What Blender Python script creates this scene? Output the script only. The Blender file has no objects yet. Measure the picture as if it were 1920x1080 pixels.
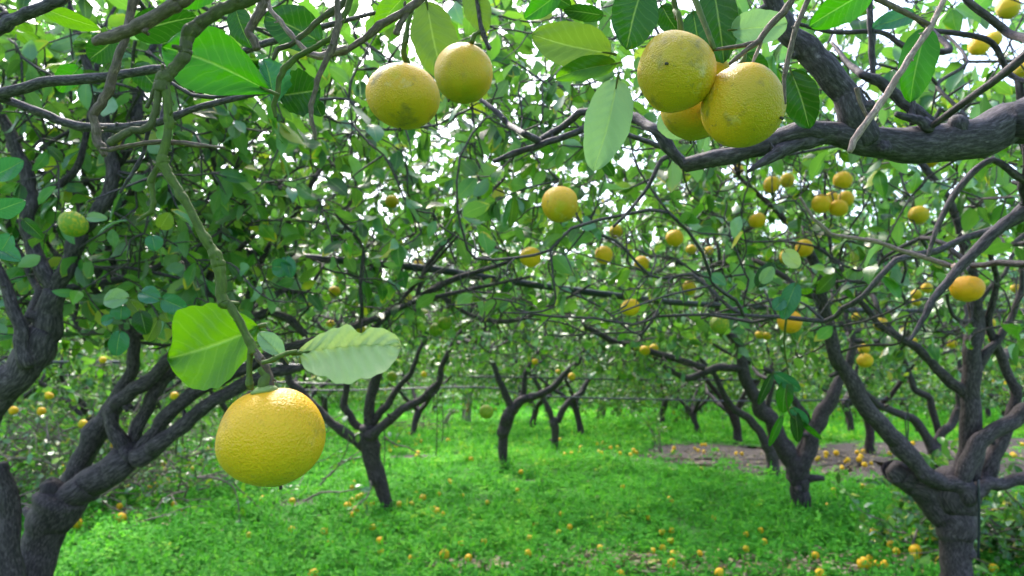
import bpy, math, random
import numpy as np
from mathutils import Vector

# ------------------------------------------------------------ camera, sky, sun
S = bpy.context.scene
COL = S.collection
FPX, PITCH, CAMZ = 1274.0, math.radians(7.8), 1.2
cd = bpy.data.cameras.new("camera"); cam = bpy.data.objects.new("camera", cd); COL.objects.link(cam)
cam.location = (0, 0, CAMZ); cam.rotation_euler = (math.radians(90) + PITCH, 0, 0)
cd.sensor_width = 36; cd.lens = FPX / 1920 * 36; cd.clip_start = 0.02; cd.clip_end = 500
cd.dof.use_dof = True; cd.dof.focus_distance = 0.66; cd.dof.aperture_fstop = 9.0
S.camera = cam
W = bpy.data.worlds.new("World"); S.world = W; W.use_nodes = True
nt = W.node_tree; bg = nt.nodes["Background"]; sky = nt.nodes.new("ShaderNodeTexSky")
sky.sky_type = 'NISHITA'; sky.sun_disc = False
SUN_EL, SUN_AZ = math.radians(52), math.radians(-25)
sky.sun_elevation = SUN_EL; sky.sun_rotation = SUN_AZ
sky.air_density = 1.0; sky.dust_density = 3.5; sky.ozone_density = 1.0
nt.links.new(sky.outputs[0], bg.inputs[0]); bg.inputs[1].default_value = 0.15
ld = bpy.data.lights.new("sun", 'SUN'); ld.energy = 1.5; ld.angle = math.radians(14); ld.color = (1, .95, .86)
sun = bpy.data.objects.new("sun", ld); COL.objects.link(sun)
sd = Vector((math.sin(SUN_AZ) * math.cos(SUN_EL), math.cos(SUN_AZ) * math.cos(SUN_EL), math.sin(SUN_EL)))
sun.rotation_euler = sd.to_track_quat('Z', 'Y').to_euler()
S.view_settings.view_transform = 'Standard'; S.view_settings.look = 'None'
S.view_settings.gamma = 1; S.view_settings.use_curve_mapping = False
S.view_settings.exposure = 2.42
S.render.engine = 'CYCLES'
S.cycles.use_denoising = True
S.cycles.max_bounces = 8; S.cycles.diffuse_bounces = 3; S.cycles.glossy_bounces = 2
S.cycles.transmission_bounces = 5; S.cycles.transparent_max_bounces = 4
S.cycles.sample_clamp_indirect = 6

rng = np.random.default_rng(7)
CP, SP = math.cos(PITCH), math.sin(PITCH)

def P(px, py, d):
    """point seen at (px, py) of the 1920 frame at depth d along the lens axis"""
    x = (px - 960) / FPX * d; u = (540 - py) / FPX * d
    return np.array([x, d * CP - u * SP, CAMZ + d * SP + u * CP])

def proj(p):
    p = np.asarray(p, float); y = p[..., 1]; z = p[..., 2] - CAMZ
    d = y * CP + z * SP; u = -y * SP + z * CP
    dd = np.where(d > .01, d, .01)
    return 960 + p[..., 0] / dd * FPX, 540 - u / dd * FPX, d

# ------------------------------------------------------------ materials
def new_mat(name):
    m = bpy.data.materials.new(name); m.use_nodes = True
    t = m.node_tree; t.nodes.clear(); out = t.nodes.new("ShaderNodeOutputMaterial")
    return m, t, out
def N(t, kind, **kw):
    n = t.nodes.new("ShaderNode" + kind)
    for k, v in kw.items():
        if k == 'i':
            for a, b in v.items(): n.inputs[a].default_value = b
        else: setattr(n, k, v)
    return n
def L(t, a, b): t.links.new(a, b)
def ramp(t, fac, stops, interp='LINEAR'):
    r = N(t, "ValToRGB"); r.color_ramp.interpolation = interp
    while len(r.color_ramp.elements) < len(stops): r.color_ramp.elements.new(.5)
    for e, (p, c) in zip(r.color_ramp.elements, stops):
        e.position = p; e.color = (*c, 1) if len(c) == 3 else c
    L(t, fac, r.inputs[0]); return r.outputs[0]
def math_(t, op, a, b=None, clamp=False):
    m = N(t, "Math", operation=op, use_clamp=clamp)
    for i, v in enumerate((a, b)):
        if v is None: continue
        if isinstance(v, (int, float)): m.inputs[i].default_value = v
        else: L(t, v, m.inputs[i])
    return m.outputs[0]
def mix(t, fac, a, b, mode='MIX'):
    m = N(t, "MixRGB", blend_type=mode)
    for i, v in enumerate((fac, a, b)):
        if isinstance(v, (int, float)): m.inputs[i].default_value = v
        elif isinstance(v, tuple): m.inputs[i].default_value = (*v, 1)
        else: L(t, v, m.inputs[i])
    return m.outputs[0]
def noise(t, vec, scale, detail=3, rough=.55):
    n = N(t, "TexNoise", i={'Scale': scale, 'Detail': detail, 'Roughness': rough})
    if vec is not None: L(t, vec, n.inputs['Vector'])
    return n.outputs[0]

def leaf_material(name, stops, trans, trans_mix=.42, rough=.36, under=(.16, .27, .10), spots=0.0, hero=False):
    m, t, out = new_mat(name)
    at = N(t, "Attribute", attribute_name='lf'); sx = N(t, "SeparateXYZ"); L(t, at.outputs['Vector'], sx.inputs[0])
    u, v, r = sx.outputs
    co = N(t, "NewGeometry"); n1 = noise(t, co.outputs['Position'], 45 if hero else 18, 3)
    rr = math_(t, 'ADD', r, math_(t, 'MULTIPLY', math_(t, 'SUBTRACT', n1, .5), .22), True)
    c = ramp(t, rr, stops)
    # yellowing tips and edges on some leaves
    fr = math_(t, 'FRACT', math_(t, 'MULTIPLY', r, 17.0))
    edge = math_(t, 'MULTIPLY', math_(t, 'ADD', v, math_(t, 'MULTIPLY', math_(t, 'ABSOLUTE', u), .35)), math_(t, 'ADD', .6, n1))
    yel = math_(t, 'MULTIPLY', math_(t, 'MULTIPLY', math_(t, 'SUBTRACT', edge, 1.02), 5.0, True), math_(t, 'GREATER_THAN', fr, .8), True)
    c = mix(t, yel, c, (.55, .42, .03))
    au = math_(t, 'ABSOLUTE', u)
    rib = math_(t, 'SUBTRACT', 1.0, math_(t, 'MULTIPLY', au, 16.0 if hero else 11.0), True)
    ph = math_(t, 'MULTIPLY', math_(t, 'SUBTRACT', math_(t, 'ADD', v, math_(t, 'MULTIPLY', noise(t, co.outputs['Position'], 38, 2), .16 if hero else .05)), math_(t, 'MULTIPLY', math_(t, 'POWER', au, .8), .26)), 52.0)
    vein = math_(t, 'MULTIPLY', math_(t, 'SUBTRACT', math_(t, 'SINE', ph), .80, True), 4.0, True)
    lines = math_(t, 'ADD', math_(t, 'MULTIPLY', rib, .55), math_(t, 'MULTIPLY', vein, .10 if hero else .06), True)
    c = mix(t, lines, c, (.30, .42, .12))
    if spots:
        sp = noise(t, co.outputs['Position'], 210, 2); lo = noise(t, co.outputs['Position'], 28, 1)
        k = math_(t, 'MULTIPLY', math_(t, 'MULTIPLY', math_(t, 'SUBTRACT', sp, .66), 12, True), math_(t, 'MULTIPLY', math_(t, 'SUBTRACT', lo, .56), 12, True), True)
        c = mix(t, math_(t, 'MULTIPLY', k, spots), c, (.10, .05, .02))
    bk = math_(t, 'MULTIPLY', co.outputs['Backfacing'], .45)
    c = mix(t, bk, c, under)
    p = N(t, "BsdfPrincipled", i={'Roughness': rough, 'Specular IOR Level': .28 if hero else .45})
    L(t, c, p.inputs['Base Color'])
    h = math_(t, 'SUBTRACT', math_(t, 'MULTIPLY', noise(t, co.outputs['Position'], 260, 2), .35), math_(t, 'MULTIPLY', lines, .9))
    b = N(t, "Bump", i={'Strength': .9 if hero else .35, 'Distance': .0016}); L(t, h, b.inputs['Height']); L(t, b.outputs[0], p.inputs['Normal'])
    tr = N(t, "BsdfTranslucent"); L(t, mix(t, .58, c, trans), tr.inputs[0])
    mx = N(t, "MixShader", i={0: trans_mix}); L(t, p.outputs[0], mx.inputs[1]); L(t, tr.outputs[0], mx.inputs[2]); L(t, mx.outputs[0], out.inputs[0])
    return m

GREENS = [(0, (.003, .022, .005)), (.2, (.008, .06, .010)), (.32, (.018, .12, .015)), (.41, (.09, .23, .13)), (.53, (.24, .38, .26)), (.60, (.024, .15, .016)), (.74, (.09, .30, .025)), (.87, (.26, .42, .035)), (.95, (.52, .46, .03)), (1, (.66, .46, .03))]  # pale teal stops paint the sky's sheen into some leaves
M_LEAF = leaf_material('citrus_leaf', GREENS, (.18, .50, .012), trans_mix=.33, rough=.30)
M_GRASS = None
def hero_leaf_mat(name, col, trans, under=None, tm=.4, spots=0.0, rough=.34):
    a = tuple(x * .7 for x in col); b = tuple(x * 1.3 for x in col)
    return leaf_material(name, [(0, a), (.5, col), (1, b)], trans, tm, rough, under or col, spots, True)
HL = {
    'deep': hero_leaf_mat('deep_green_leaf', (.008, .040, .003), (.015, .11, .002), tm=.3, spots=.0),
    'vivid': hero_leaf_mat('vivid_green_leaf', (.014, .085, .002), (.04, .28, .001), tm=.42, spots=.8),
    'lime': hero_leaf_mat('lime_leaf', (.042, .14, .003), (.12, .33, .002), tm=.42, spots=.3),
    'olive': hero_leaf_mat('olive_leaf', (.07, .13, .016), (.12, .25, .012), tm=.34, spots=.3),
    'pale': hero_leaf_mat('pale_underside_leaf', (.33, .41, .16), (.38, .52, .13), tm=.2, spots=0, rough=.5),
    'grey': hero_leaf_mat('greyish_leaf', (.15, .26, .12), (.20, .40, .10), tm=.28, spots=.2, rough=.42),
    'teal': hero_leaf_mat('teal_leaf', (.03, .13, .06), (.04, .25, .03), tm=.2, rough=.25),
}

def bark_material(name, dark, light, scale=1.0, green=0.0, fine=1.0, bump=1.0):
    m, t, out = new_mat(name)
    at = N(t, "Attribute", attribute_name='bark')
    mp = N(t, "Mapping", i={'Scale': (1, 1, .30)}); L(t, at.outputs['Vector'], mp.inputs[0])
    g = noise(t, mp.outputs[0], 150 * scale, 6, .72)
    mp2 = N(t, "Mapping", i={'Scale': (1, 1, .6)}); L(t, at.outputs['Vector'], mp2.inputs[0])
    big = noise(t, mp2.outputs[0], 22 * scale, 4, .6)
    c = ramp(t, g, [(.38, dark), (.52, tuple(a * .66 + b * .34 for a, b in zip(dark, light))), (.66, light)])
    c = mix(t, math_(t, 'MULTIPLY', math_(t, 'SUBTRACT', big, .45), 1.6, True), c, tuple(x * .55 for x in dark))
    w = noise(t, at.outputs['Vector'], 60 * scale, 2)
    sp = math_(t, 'MULTIPLY', math_(t, 'SUBTRACT', w, .68), 9, True)
    c = mix(t, math_(t, 'MULTIPLY', sp, .5), c, tuple(min(1, x * 2.2) for x in light))
    if green:
        gn = noise(t, at.outputs['Vector'], 14, 3)
        c = mix(t, math_(t, 'MULTIPLY', math_(t, 'MULTIPLY', math_(t, 'SUBTRACT', gn, .35), 4, True), green, True), c, (.085, .13, .014))
    p = N(t, "BsdfPrincipled", i={'Roughness': .72, 'Specular IOR Level': .35}); L(t, c, p.inputs['Base Color'])
    h = math_(t, 'ADD', g, math_(t, 'MULTIPLY', big, 1.2))
    b = N(t, "Bump", i={'Strength': .65 * bump, 'Distance': .006 / scale * fine}); L(t, h, b.inputs['Height']); L(t, b.outputs[0], p.inputs['Normal'])
    L(t, p.outputs[0], out.inputs[0]); return m
M_BARK = bark_material('grey_bark', (.015, .010, .014), (.145, .108, .125))
M_BARKN = bark_material('near_limb_bark', (.015, .011, .015), (.115, .092, .115), 1.7, 0, 1.0)
M_TWIG = bark_material('dark_twig', (.014, .010, .013), (.15, .12, .135), 3)
M_BROWN = bark_material('brown_twig', (.050, .030, .024), (.20, .135, .115), 3.5, .10)
M_PINK = bark_material('dry_pinkish_twig', (.16, .10, .09), (.42, .30, .27), 3.5)
M_BRUSH = bark_material('dry_brushwood', (.09, .07, .065), (.30, .25, .23), 3)
M_GREENT = bark_material('green_stem', (.028, .045, .006), (.085, .125, .014), 3, .35, .5, .5)
M_MOSSY = bark_material('mossy_branch', (.028, .021, .016), (.12, .10, .062), 3, .40)

def lemon_material(name, top, low, blot, green=0.0):
    m, t, out = new_mat(name)
    tc = N(t, "TexCoord"); oi = N(t, "ObjectInfo"); sx = N(t, "SeparateXYZ"); L(t, tc.outputs['Object'], sx.inputs[0])
    sh = N(t, "VectorMath", operation='ADD'); L(t, tc.outputs['Object'], sh.inputs[0])
    cb = N(t, "CombineXYZ")
    for k in range(3): L(t, math_(t, 'MULTIPLY', oi.outputs['Random'], 7.0 + k), cb.inputs[k])
    L(t, cb.outputs[0], sh.inputs[1]); V = sh.outputs[0]
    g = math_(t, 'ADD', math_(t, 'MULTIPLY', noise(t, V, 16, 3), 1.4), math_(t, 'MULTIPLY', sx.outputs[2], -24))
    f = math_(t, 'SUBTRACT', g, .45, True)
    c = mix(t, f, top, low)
    c = mix(t, math_(t, 'MULTIPLY', oi.outputs['Random'], .25), c, (.88, .44, .012))
    if green:
        c = mix(t, math_(t, 'MULTIPLY', math_(t, 'SUBTRACT', noise(t, V, 9, 2), .38), 6 * green, True), c, (.16, .30, .015))
    b1 = noise(t, V, 38, 4); b2 = noise(t, V, 170, 2)
    bl = math_(t, 'MULTIPLY', math_(t, 'SUBTRACT', b1, .575), 8, True)
    bl2 = math_(t, 'MULTIPLY', math_(t, 'SUBTRACT', b2, .66), 14, True)
    k = math_(t, 'MULTIPLY', math_(t, 'ADD', math_(t, 'MULTIPLY', bl, .8), math_(t, 'MULTIPLY', bl2, .6)), blot, True)
    c = mix(t, k, c, (.16, .12, .03))
    sc_ = math_(t, 'MULTIPLY', math_(t, 'SUBTRACT', noise(t, V, 27, 4, .7), .60), 9, True)
    c = mix(t, math_(t, 'MULTIPLY', sc_, blot * .55), c, (.55, .42, .20))
    c = mix(t, math_(t, 'MULTIPLY', math_(t, 'SUBTRACT', noise(t, V, 20, 2), .55), 2.2 * (.4 + blot), True), c, (.34, .36, .012))
    p = N(t, "BsdfPrincipled", i={'Roughness': .45, 'Specular IOR Level': .32, 'Subsurface Weight': .12, 'Subsurface Scale': .01})
    L(t, c, p.inputs['Base Color'])
    vo = N(t, "TexVoronoi", i={'Scale': 640.0}); L(t, V, vo.inputs['Vector'])
    h = math_(t, 'ADD', math_(t, 'MULTIPLY', vo.outputs['Distance'], .5), math_(t, 'ADD', noise(t, V, 420, 2), math_(t, 'MULTIPLY', noise(t, V, 120, 3), .9)))
    b = N(t, "Bump", i={'Strength': .62, 'Distance': .0016}); L(t, h, b.inputs['Height']); L(t, b.outputs[0], p.inputs['Normal'])
    L(t, p.outputs[0], out.inputs[0]); return m
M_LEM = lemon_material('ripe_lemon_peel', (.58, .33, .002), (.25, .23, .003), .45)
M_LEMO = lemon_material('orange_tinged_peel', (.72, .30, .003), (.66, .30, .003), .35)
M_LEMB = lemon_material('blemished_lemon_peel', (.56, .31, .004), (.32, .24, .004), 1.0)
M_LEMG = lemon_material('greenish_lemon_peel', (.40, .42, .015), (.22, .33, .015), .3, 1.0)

M_LEMS = lemon_material('brightened_small_lemon_peel', (.80, .48, .006), (.58, .41, .006), .2)  # brighter peels for fruit under the canopy: missing light put into the colour
M_LEMOS = lemon_material('brightened_small_orange_peel', (.95, .52, .008), (.88, .52, .008), .2)
def plain(name, col, rough=.6):
    m, t, out = new_mat(name); co = N(t, "TexCoord")
    n = noise(t, co.outputs['Object'], 60, 3)
    c = mix(t, n, tuple(x * .7 for x in col), tuple(min(1, x * 1.3) for x in col))
    p = N(t, "BsdfPrincipled", i={'Roughness': rough}); L(t, c, p.inputs['Base Color']); L(t, p.outputs[0], out.inputs[0]); return m
M_DARKTIP = plain('dried_style_tip', (.025, .018, .012)); M_CALYX = plain('green_calyx', (.16, .22, .05))
M_PIPE = plain('black_irrigation_pipe', (.022, .022, .035), .35); M_PIPEG = plain('weathered_pipe', (.06, .06, .09), .4)
M_WOOD = plain('cut_wood', (.48, .24, .12), .7); M_PALEW = plain('bleached_wood', (.34, .29, .28), .7)

# ------------------------------------------------------------ mesh tools
def make_mesh(name, V, F, mat, attrs=None, smooth=True):
    V = np.asarray(V, np.float32); F = np.asarray(F, np.int32)
    me = bpy.data.meshes.new(name); me.vertices.add(len(V)); me.vertices.foreach_set('co', V.ravel())
    me.loops.add(F.size); me.loops.foreach_set('vertex_index', F.ravel())
    me.polygons.add(len(F)); me.polygons.foreach_set('loop_start', np.arange(0, F.size, F.shape[1], dtype=np.int32))
    if smooth: me.polygons.foreach_set('use_smooth', np.ones(len(F), bool))
    for k, a in (attrs or {}).items():
        at = me.attributes.new(k, 'FLOAT_VECTOR', 'POINT'); at.data.foreach_set('vector', np.asarray(a, np.float32).ravel())
    me.update(calc_edges=True)
    for x in (mat if isinstance(mat, (list, tuple)) else [mat]): me.materials.append(x)
    return me
def obj(name, me, parent=None, loc=(0, 0, 0)):
    o = bpy.data.objects.new(name, me); COL.objects.link(o); o.location = loc
    if parent: o.parent = parent
    return o
def tag(o, label=None, cat=None, group=None, kind=None):
    if label: o['label'] = label
    if cat: o['category'] = cat
    if group: o['group'] = group
    if kind: o['kind'] = kind
    return o

class Tubes:
    def __init__(s): s.V = []; s.F = []; s.B = []; s.n = 0
    def add(s, pts, rad, sides=6, sub=3, rough=.06, seed=0, capstart=False):
        pts = np.asarray(pts, float); rad = np.asarray(rad, float)
        if sub > 1 and len(pts) > 1:
            q = np.vstack([2 * pts[0] - pts[1], pts, 2 * pts[-1] - pts[-2]]); out = []; ro = []
            tt = np.arange(sub) / sub
            for i in range(len(pts) - 1):
                a, b, c, d = q[i:i + 4]
                for t in tt:
                    out.append(.5 * ((2 * b) + (c - a) * t + (2 * a - 5 * b + 4 * c - d) * t * t + (3 * b - a - 3 * c + d) * t ** 3))
                    ro.append(rad[i] * (1 - t) + rad[i + 1] * t)
            out.append(pts[-1]); ro.append(rad[-1]); pts = np.array(out); rad = np.array(ro)
        d0 = unit(pts[0] - pts[1]); d1 = unit(pts[-1] - pts[-2])
        pts = np.vstack([pts[0] + d0 * rad[0] * .3, pts[0] + d0 * rad[0] * .25, pts, pts[-1] + d1 * rad[-1] * .25, pts[-1] + d1 * rad[-1] * .3])
        rad = np.concatenate([[rad[0] * .04, rad[0] * .7], rad, [rad[-1] * .7, rad[-1] * .04]])
        n = len(pts); T = np.gradient(pts, axis=0); T[:2] = T[2]; T[-2:] = T[-3]; T /= np.linalg.norm(T, axis=1)[:, None] + 1e-9
        ref = np.eye(3)[np.argmin(np.abs(T).max(axis=0))]
        A = ref - (T @ ref)[:, None] * T; A /= np.linalg.norm(A, axis=1)[:, None] + 1e-9; Bn = np.cross(T, A)
        th = np.linspace(0, 2 * math.pi, sides, endpoint=False)
        ln = np.concatenate([[0], np.cumsum(np.linalg.norm(np.diff(pts, axis=0), axis=1))])
        rs = np.random.default_rng(seed + n * 13 + int(abs(pts[0, 0]) * 997))
        k = np.ones((n, sides)); rm = max(rad.mean(), 1e-4)
        if rough:
            for q in range(5):
                k += rough / (1 + q * .3) * np.sin((q + 1) * th[None, :] + rs.uniform(0, 6.3) + (ln[:, None] / rm) * rs.uniform(-.5, .5)) * np.cos(ln[:, None] / rm * rs.uniform(.2, 1.1) + rs.uniform(0, 6))
        R = rad[:, None] * k
        V = pts[:, None, :] + R[..., None] * (np.cos(th)[None, :, None] * A[:, None, :] + np.sin(th)[None, :, None] * Bn[:, None, :])
        off = rs.uniform(0, 20)
        Bk = np.stack([R * np.cos(th), R * np.sin(th), np.repeat(ln[:, None], sides, 1) + off], -1)
        i = np.arange(n - 1)[:, None] * sides; j = np.arange(sides)[None, :]; j2 = (j + 1) % sides
        s.V.append(V.reshape(-1, 3)); s.B.append(Bk.reshape(-1, 3))
        s.F.append(np.stack([i + j, i + j2, i + sides + j2, i + sides + j], -1).reshape(-1, 4) + s.n); s.n += n * sides
        return s
    def mesh(s, name, mat): return make_mesh(name, np.vstack(s.V), np.vstack(s.F), mat, {'bark': np.vstack(s.B)})

def unit(a): return a / (np.linalg.norm(a, axis=-1, keepdims=True) + 1e-9)
PROF5 = np.array([.05, .62, 1.0, .86, .5, .05]); PV5 = np.array([0, .16, .40, .64, .85, 1.0])
PROF3 = np.array([.08, .9, .75, .06]); PV3 = np.array([0, .32, .68, 1.0])
def leaf_cloud(base, dirs, nrm, length, width, hi=True, r=None):
    """many leaves in one mesh: a petiole-less blade of 2 x n quads each, folded and bent"""
    n = len(base); t = unit(dirs); nn = unit(nrm - (nrm * t).sum(1)[:, None] * t); sd_ = np.cross(t, nn)
    prof, pv = (PROF5, PV5) if hi else (PROF3, PV3); k = len(pv)
    fold = rng.uniform(.05, .45, n); bend = rng.uniform(-.05, .42, n); curl = rng.uniform(-.12, .12, (n, 1))
    wob = rng.uniform(-.09, .09, (n, k))
    V = np.zeros((n, k, 3, 3))
    for c, sgn in enumerate((-1, 0, 1)):
        w = prof[None] * width[:, None] * .5 * sgn
        up = np.abs(w) * fold[:, None] + wob * width[:, None] * sgn
        dn = -bend[:, None] * (pv[None] ** 2) * length[:, None]
        sx = curl * (pv[None] ** 2) * length[:, None]
        V[:, :, c] = base[:, None] + t[:, None] * (pv[None] * (1 - bend[:, None] * .3 * pv[None]) * length[:, None])[..., None] + sd_[:, None] * (w + sx)[..., None] + nn[:, None] * (up + dn)[..., None]
    if r is None: r = rng.beta(1.25, 1.7, n)
    A = np.zeros((n, k, 3, 3)); A[..., 0] = np.array([-1, 0, 1]); A[..., 1] = pv[None, :, None]; A[..., 2] = r[:, None, None]
    f = []
    for i in range(k - 1):
        for c in range(2): f.append([i * 3 + c, i * 3 + c + 1, (i + 1) * 3 + c + 1, (i + 1) * 3 + c])
    F = (np.arange(n)[:, None, None] * (k * 3) + np.array(f)[None]).reshape(-1, 4)
    return V.reshape(-1, 3), F, A.reshape(-1, 3)

# sight lines the photograph keeps open: (px, py, radius px, depth of what is seen)
CLEAR = []
def blocked(p, extra=0):
    px, py, d = proj(p); bad = np.zeros(len(p), bool)
    for cx, cy, rr, dd in CLEAR:
        bad |= (d < dd + .02) & (d > 0) & ((px - cx) ** 2 + (py - cy) ** 2 < (rr + extra + 22 / np.maximum(d, .3)) ** 2)
    return bad
LIMX = np.array([-400, 0, 250, 430, 560, 700, 860, 1000, 1200, 1400, 1600, 1750, 1920, 2300])
LIMN = np.array([700, 690, 660, 600, 590, 600, 610, 600, 600, 640, 690, 700, 700, 700])      # lowest foliage of the near crowns
LIMF = np.array([800, 790, 760, 740, 725, 715, 705, 700, 720, 765, 740, 735, 760, 760])      # of the crowns farther off
def too_low(p, slack=0):
    px, py, d = proj(p); k = np.clip((d - 3.0) / 3.5, 0, 1)
    return (d > 0) & (py - slack > np.interp(px, LIMX, LIMN) * (1 - k) + np.interp(px, LIMX, LIMF) * k)
def too_near(p, near):
    px, py, d = proj(p)
    inside = (d > 0) & (np.abs(px - 960) < 1080 + 130 / np.maximum(d, .1)) & (np.abs(py - 540) < 640 + 130 / np.maximum(d, .1))
    return inside & (d < near) | (np.linalg.norm(p - [0, 0, CAMZ], axis=1) < .9)

TREES = []
def build_tree(label, traced, attract, seed=0, alpha=.25, leaf_n=1.0, hi=True, sides=6, cull=False, near=0.0, tip_r=.0026, bark=None,
               group=None, fruits=(), leaf_len=(.065, .11), expo=.47, bare=0.0, name='lemon_tree', ext=0, rmax=.026, spur=.6):
    """traced = [(points, radii, part name)], the first is the trunk; attract = points the twigs reach"""
    bark = bark or M_BARK; r = np.random.default_rng(seed); base = np.array(traced[0][0][0], float)
    root = obj(name, None); root.location = (base[0], base[1], 0); off = np.array([base[0], base[1], 0.])
    tag(root, label, 'tree', group)
    nodes = []; par = []; plen = []; fixed = []
    for ti, tr_ in enumerate(traced):
        pts, rad, pn = tr_[:3]; bm = tr_[3] if len(tr_) > 3 else bark
        pts = np.array(pts, float); rad = np.array(rad, float)
        if ext and pn == 'limb' and len(pts) > 3 and pts[-1, 2] > 1.0:      # carry the limb on up into its crown
            dv = unit(pts[-1] - pts[-2])
            for q_ in range(ext):
                dv = unit(dv + np.array([0, 0, .22]) + r.normal(0, .3, 3)); pts = np.vstack([pts, pts[-1] + dv * .24]); rad = np.append(rad, max(rad[-1] * .76, .004))
        if len(nodes):
            dd = np.linalg.norm(np.array(nodes) - pts[0], axis=1); prev = int(dd.argmin())
            if dd[prev] > .02 and dd[prev] < .5 and pn == 'limb': pts = np.vstack([nodes[prev], pts]); rad = np.append(rad[0] * .8, rad)
            elif pn == 'limb': rad[0] *= .8
        else: prev = -1
        for i, p in enumerate(pts):
            if i:
                steps = max(1, int(np.linalg.norm(p - pts[i - 1]) / .12))
            else: steps = 1
            for s_ in range(steps):
                q = p if i == 0 else pts[i - 1] + (p - pts[i - 1]) * (s_ + 1) / steps
                rr = rad[0] if i == 0 else rad[i - 1] + (rad[i] - rad[i - 1]) * (s_ + 1) / steps
                nodes.append(q); par.append(prev); plen.append((plen[prev] if prev >= 0 else 0) + (np.linalg.norm(q - nodes[prev]) if prev >= 0 else 0)); fixed.append(rr); prev = len(nodes) - 1
        near_ = len(tr_) > 3; tb = Tubes(); L2 = pts - off; R2 = rad
        if near_ and rad.max() < .02:      # nodes, buds and small stubs along the sharp twigs
            k2 = np.linspace(0, len(pts) - 1, len(pts) * 3 - 2); L2 = np.stack([np.interp(k2, np.arange(len(pts)), L2[:, c]) for c in range(3)], 1); R2 = np.interp(k2, np.arange(len(pts)), rad)
            L2[1:-1] += r.normal(0, .06, (len(L2) - 2, 3)) * R2[1:-1, None]; R2 = R2 * (1 + .12 * (r.random(len(R2)) - .4))
            for q_ in range(1, len(L2) - 1):
                if r.random() < .13:
                    dv = unit(r.normal(0, 1, 3)); rr_ = R2[q_]; R2[q_] *= 1.15
                    tb.add(np.array([L2[q_] + dv * rr_ * .6, L2[q_] + dv * rr_ * 1.15, L2[q_] + dv * rr_ * r.uniform(1.4, 2.3) + r.normal(0, .3, 3) * rr_]), [rr_ * .5, rr_ * .42, rr_ * .28], sides=7, sub=2, rough=.15)
        if rad.max() > .02:
            for q_ in range(1, len(pts) - 1):
                if r.random() < .35:
                    dv = unit(np.cross(pts[q_ + 1] - pts[q_], r.normal(0, 1, 3))); rr_ = rad[q_]; c_ = L2[q_] + (L2[q_ + 1] - L2[q_]) * r.uniform(0, .8); lg = r.choice([1.12, 1.25, 2.0], p=[.5, .3, .2])
                    tb.add(np.array([c_ + dv * rr_ * .3, c_ + dv * rr_ * .95, c_ + dv * rr_ * lg]), [rr_ * .5, rr_ * .40, rr_ * (.26 if lg < 1.5 else .22)], sides=9, sub=3, rough=.15)
            k2 = np.linspace(0, len(pts) - 1, len(pts) * 2 - 1); L2 = np.stack([np.interp(k2, np.arange(len(pts)), L2[:, c]) for c in range(3)], 1); R2 = np.interp(k2, np.arange(len(pts)), rad)
            L2[1:-1] += r.normal(0, .10, (len(L2) - 2, 3)) * R2[1:-1, None]; R2 = R2 * (1 + .12 * (r.random(len(R2)) - .45))
        tb.add(L2, R2, sides=max(10, sides * 2) if rad.max() > .02 else sides + 4, sub=5 if L2 is R2 or len(L2) == len(pts) else 3, rough=.08 if rad.max() > .02 else .06, seed=seed + ti)
        obj(pn, tb.mesh(pn, bm), root)
    A = np.asarray(attract, float)
    if cull and len(A): A = A[~(too_low(A, 32) | too_near(A, near) | blocked(A))]
    if len(fruits): A = np.vstack([A, np.array(fruits)])
    nt_ = len(nodes); M = len(A)
    X = np.vstack([np.array(nodes), A]) if M else np.array(nodes)
    pl = np.array(plen + [0.] * M); pr = np.array(par + [-1] * M)
    ok = np.array([f > 0 for f in fixed])
    # trunk part below the first fork does not sprout
    ztr = traced[0][0][-1][2]; first = np.arange(nt_) < 1
    cand = np.arange(nt_)[(X[:nt_, 2] > min(1.0, ztr)) & ~first] if nt_ > 3 else np.arange(nt_)
    if len(cand) == 0: cand = np.arange(nt_)[-2:]
    best = np.full(M, 1e9); bi = np.zeros(M, int)
    for c in cand:
        d = np.linalg.norm(A - X[c], axis=1) ; cost = d + alpha * pl[c]
        w = cost < best; best[w] = cost[w]; bi[w] = c
    todo = np.ones(M, bool); order = []
    for _ in range(M):
        b = np.where(todo, best, 1e9); a = int(b.argmin()); todo[a] = False; g = nt_ + a
        pr[g] = bi[a]; pl[g] = pl[bi[a]] + np.linalg.norm(A[a] - X[bi[a]]); order.append(g)
        cost = np.linalg.norm(A - A[a], axis=1) + alpha * pl[g]
        w = (cost < best) & todo; best[w] = cost[w]; bi[w] = g
    cnt = np.zeros(len(X)); kids = [[] for _ in X]
    for g in order[::-1]:
        cnt[g] += 1 if not kids[g] else 0
        if cnt[g] == 0: cnt[g] = 1
        cnt[pr[g]] += cnt[g]; kids[pr[g]].append(g)
    for g in order: kids[g].sort(key=lambda q: -cnt[q])
    R = np.minimum(tip_r * np.maximum(cnt, 1) ** expo, rmax)
    for i, f in enumerate(fixed): R[i] = f
    for g in order: R[g] = min(R[g], .82 * R[pr[g]] + .0004)
    tw = Tubes(); LP, LD = [], []
    starts = [g for g in order if pr[g] < nt_ or kids[pr[g]][0] != g]
    for g in starts:
        ch = [pr[g], g]
        while kids[ch[-1]]: ch.append(kids[ch[-1]][0])
        pts = []; rad = []
        for a, b in zip(ch[:-1], ch[1:]):
            ln = np.linalg.norm(X[b] - X[a]); k = 2 if ln > .12 else 1
            for s_ in range(k):
                q = X[a] + (X[b] - X[a]) * s_ / k
                if s_ or a != ch[0]: q = q + r.normal(0, .07 * ln if s_ else .0, 3)
                pts.append(q); rad.append((R[a] if a != ch[0] else R[ch[1]] * 1.1) * (1 - s_ / k) + R[b] * s_ / k)
        pts.append(X[ch[-1]]); rad.append(R[ch[-1]] * .7)
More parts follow.
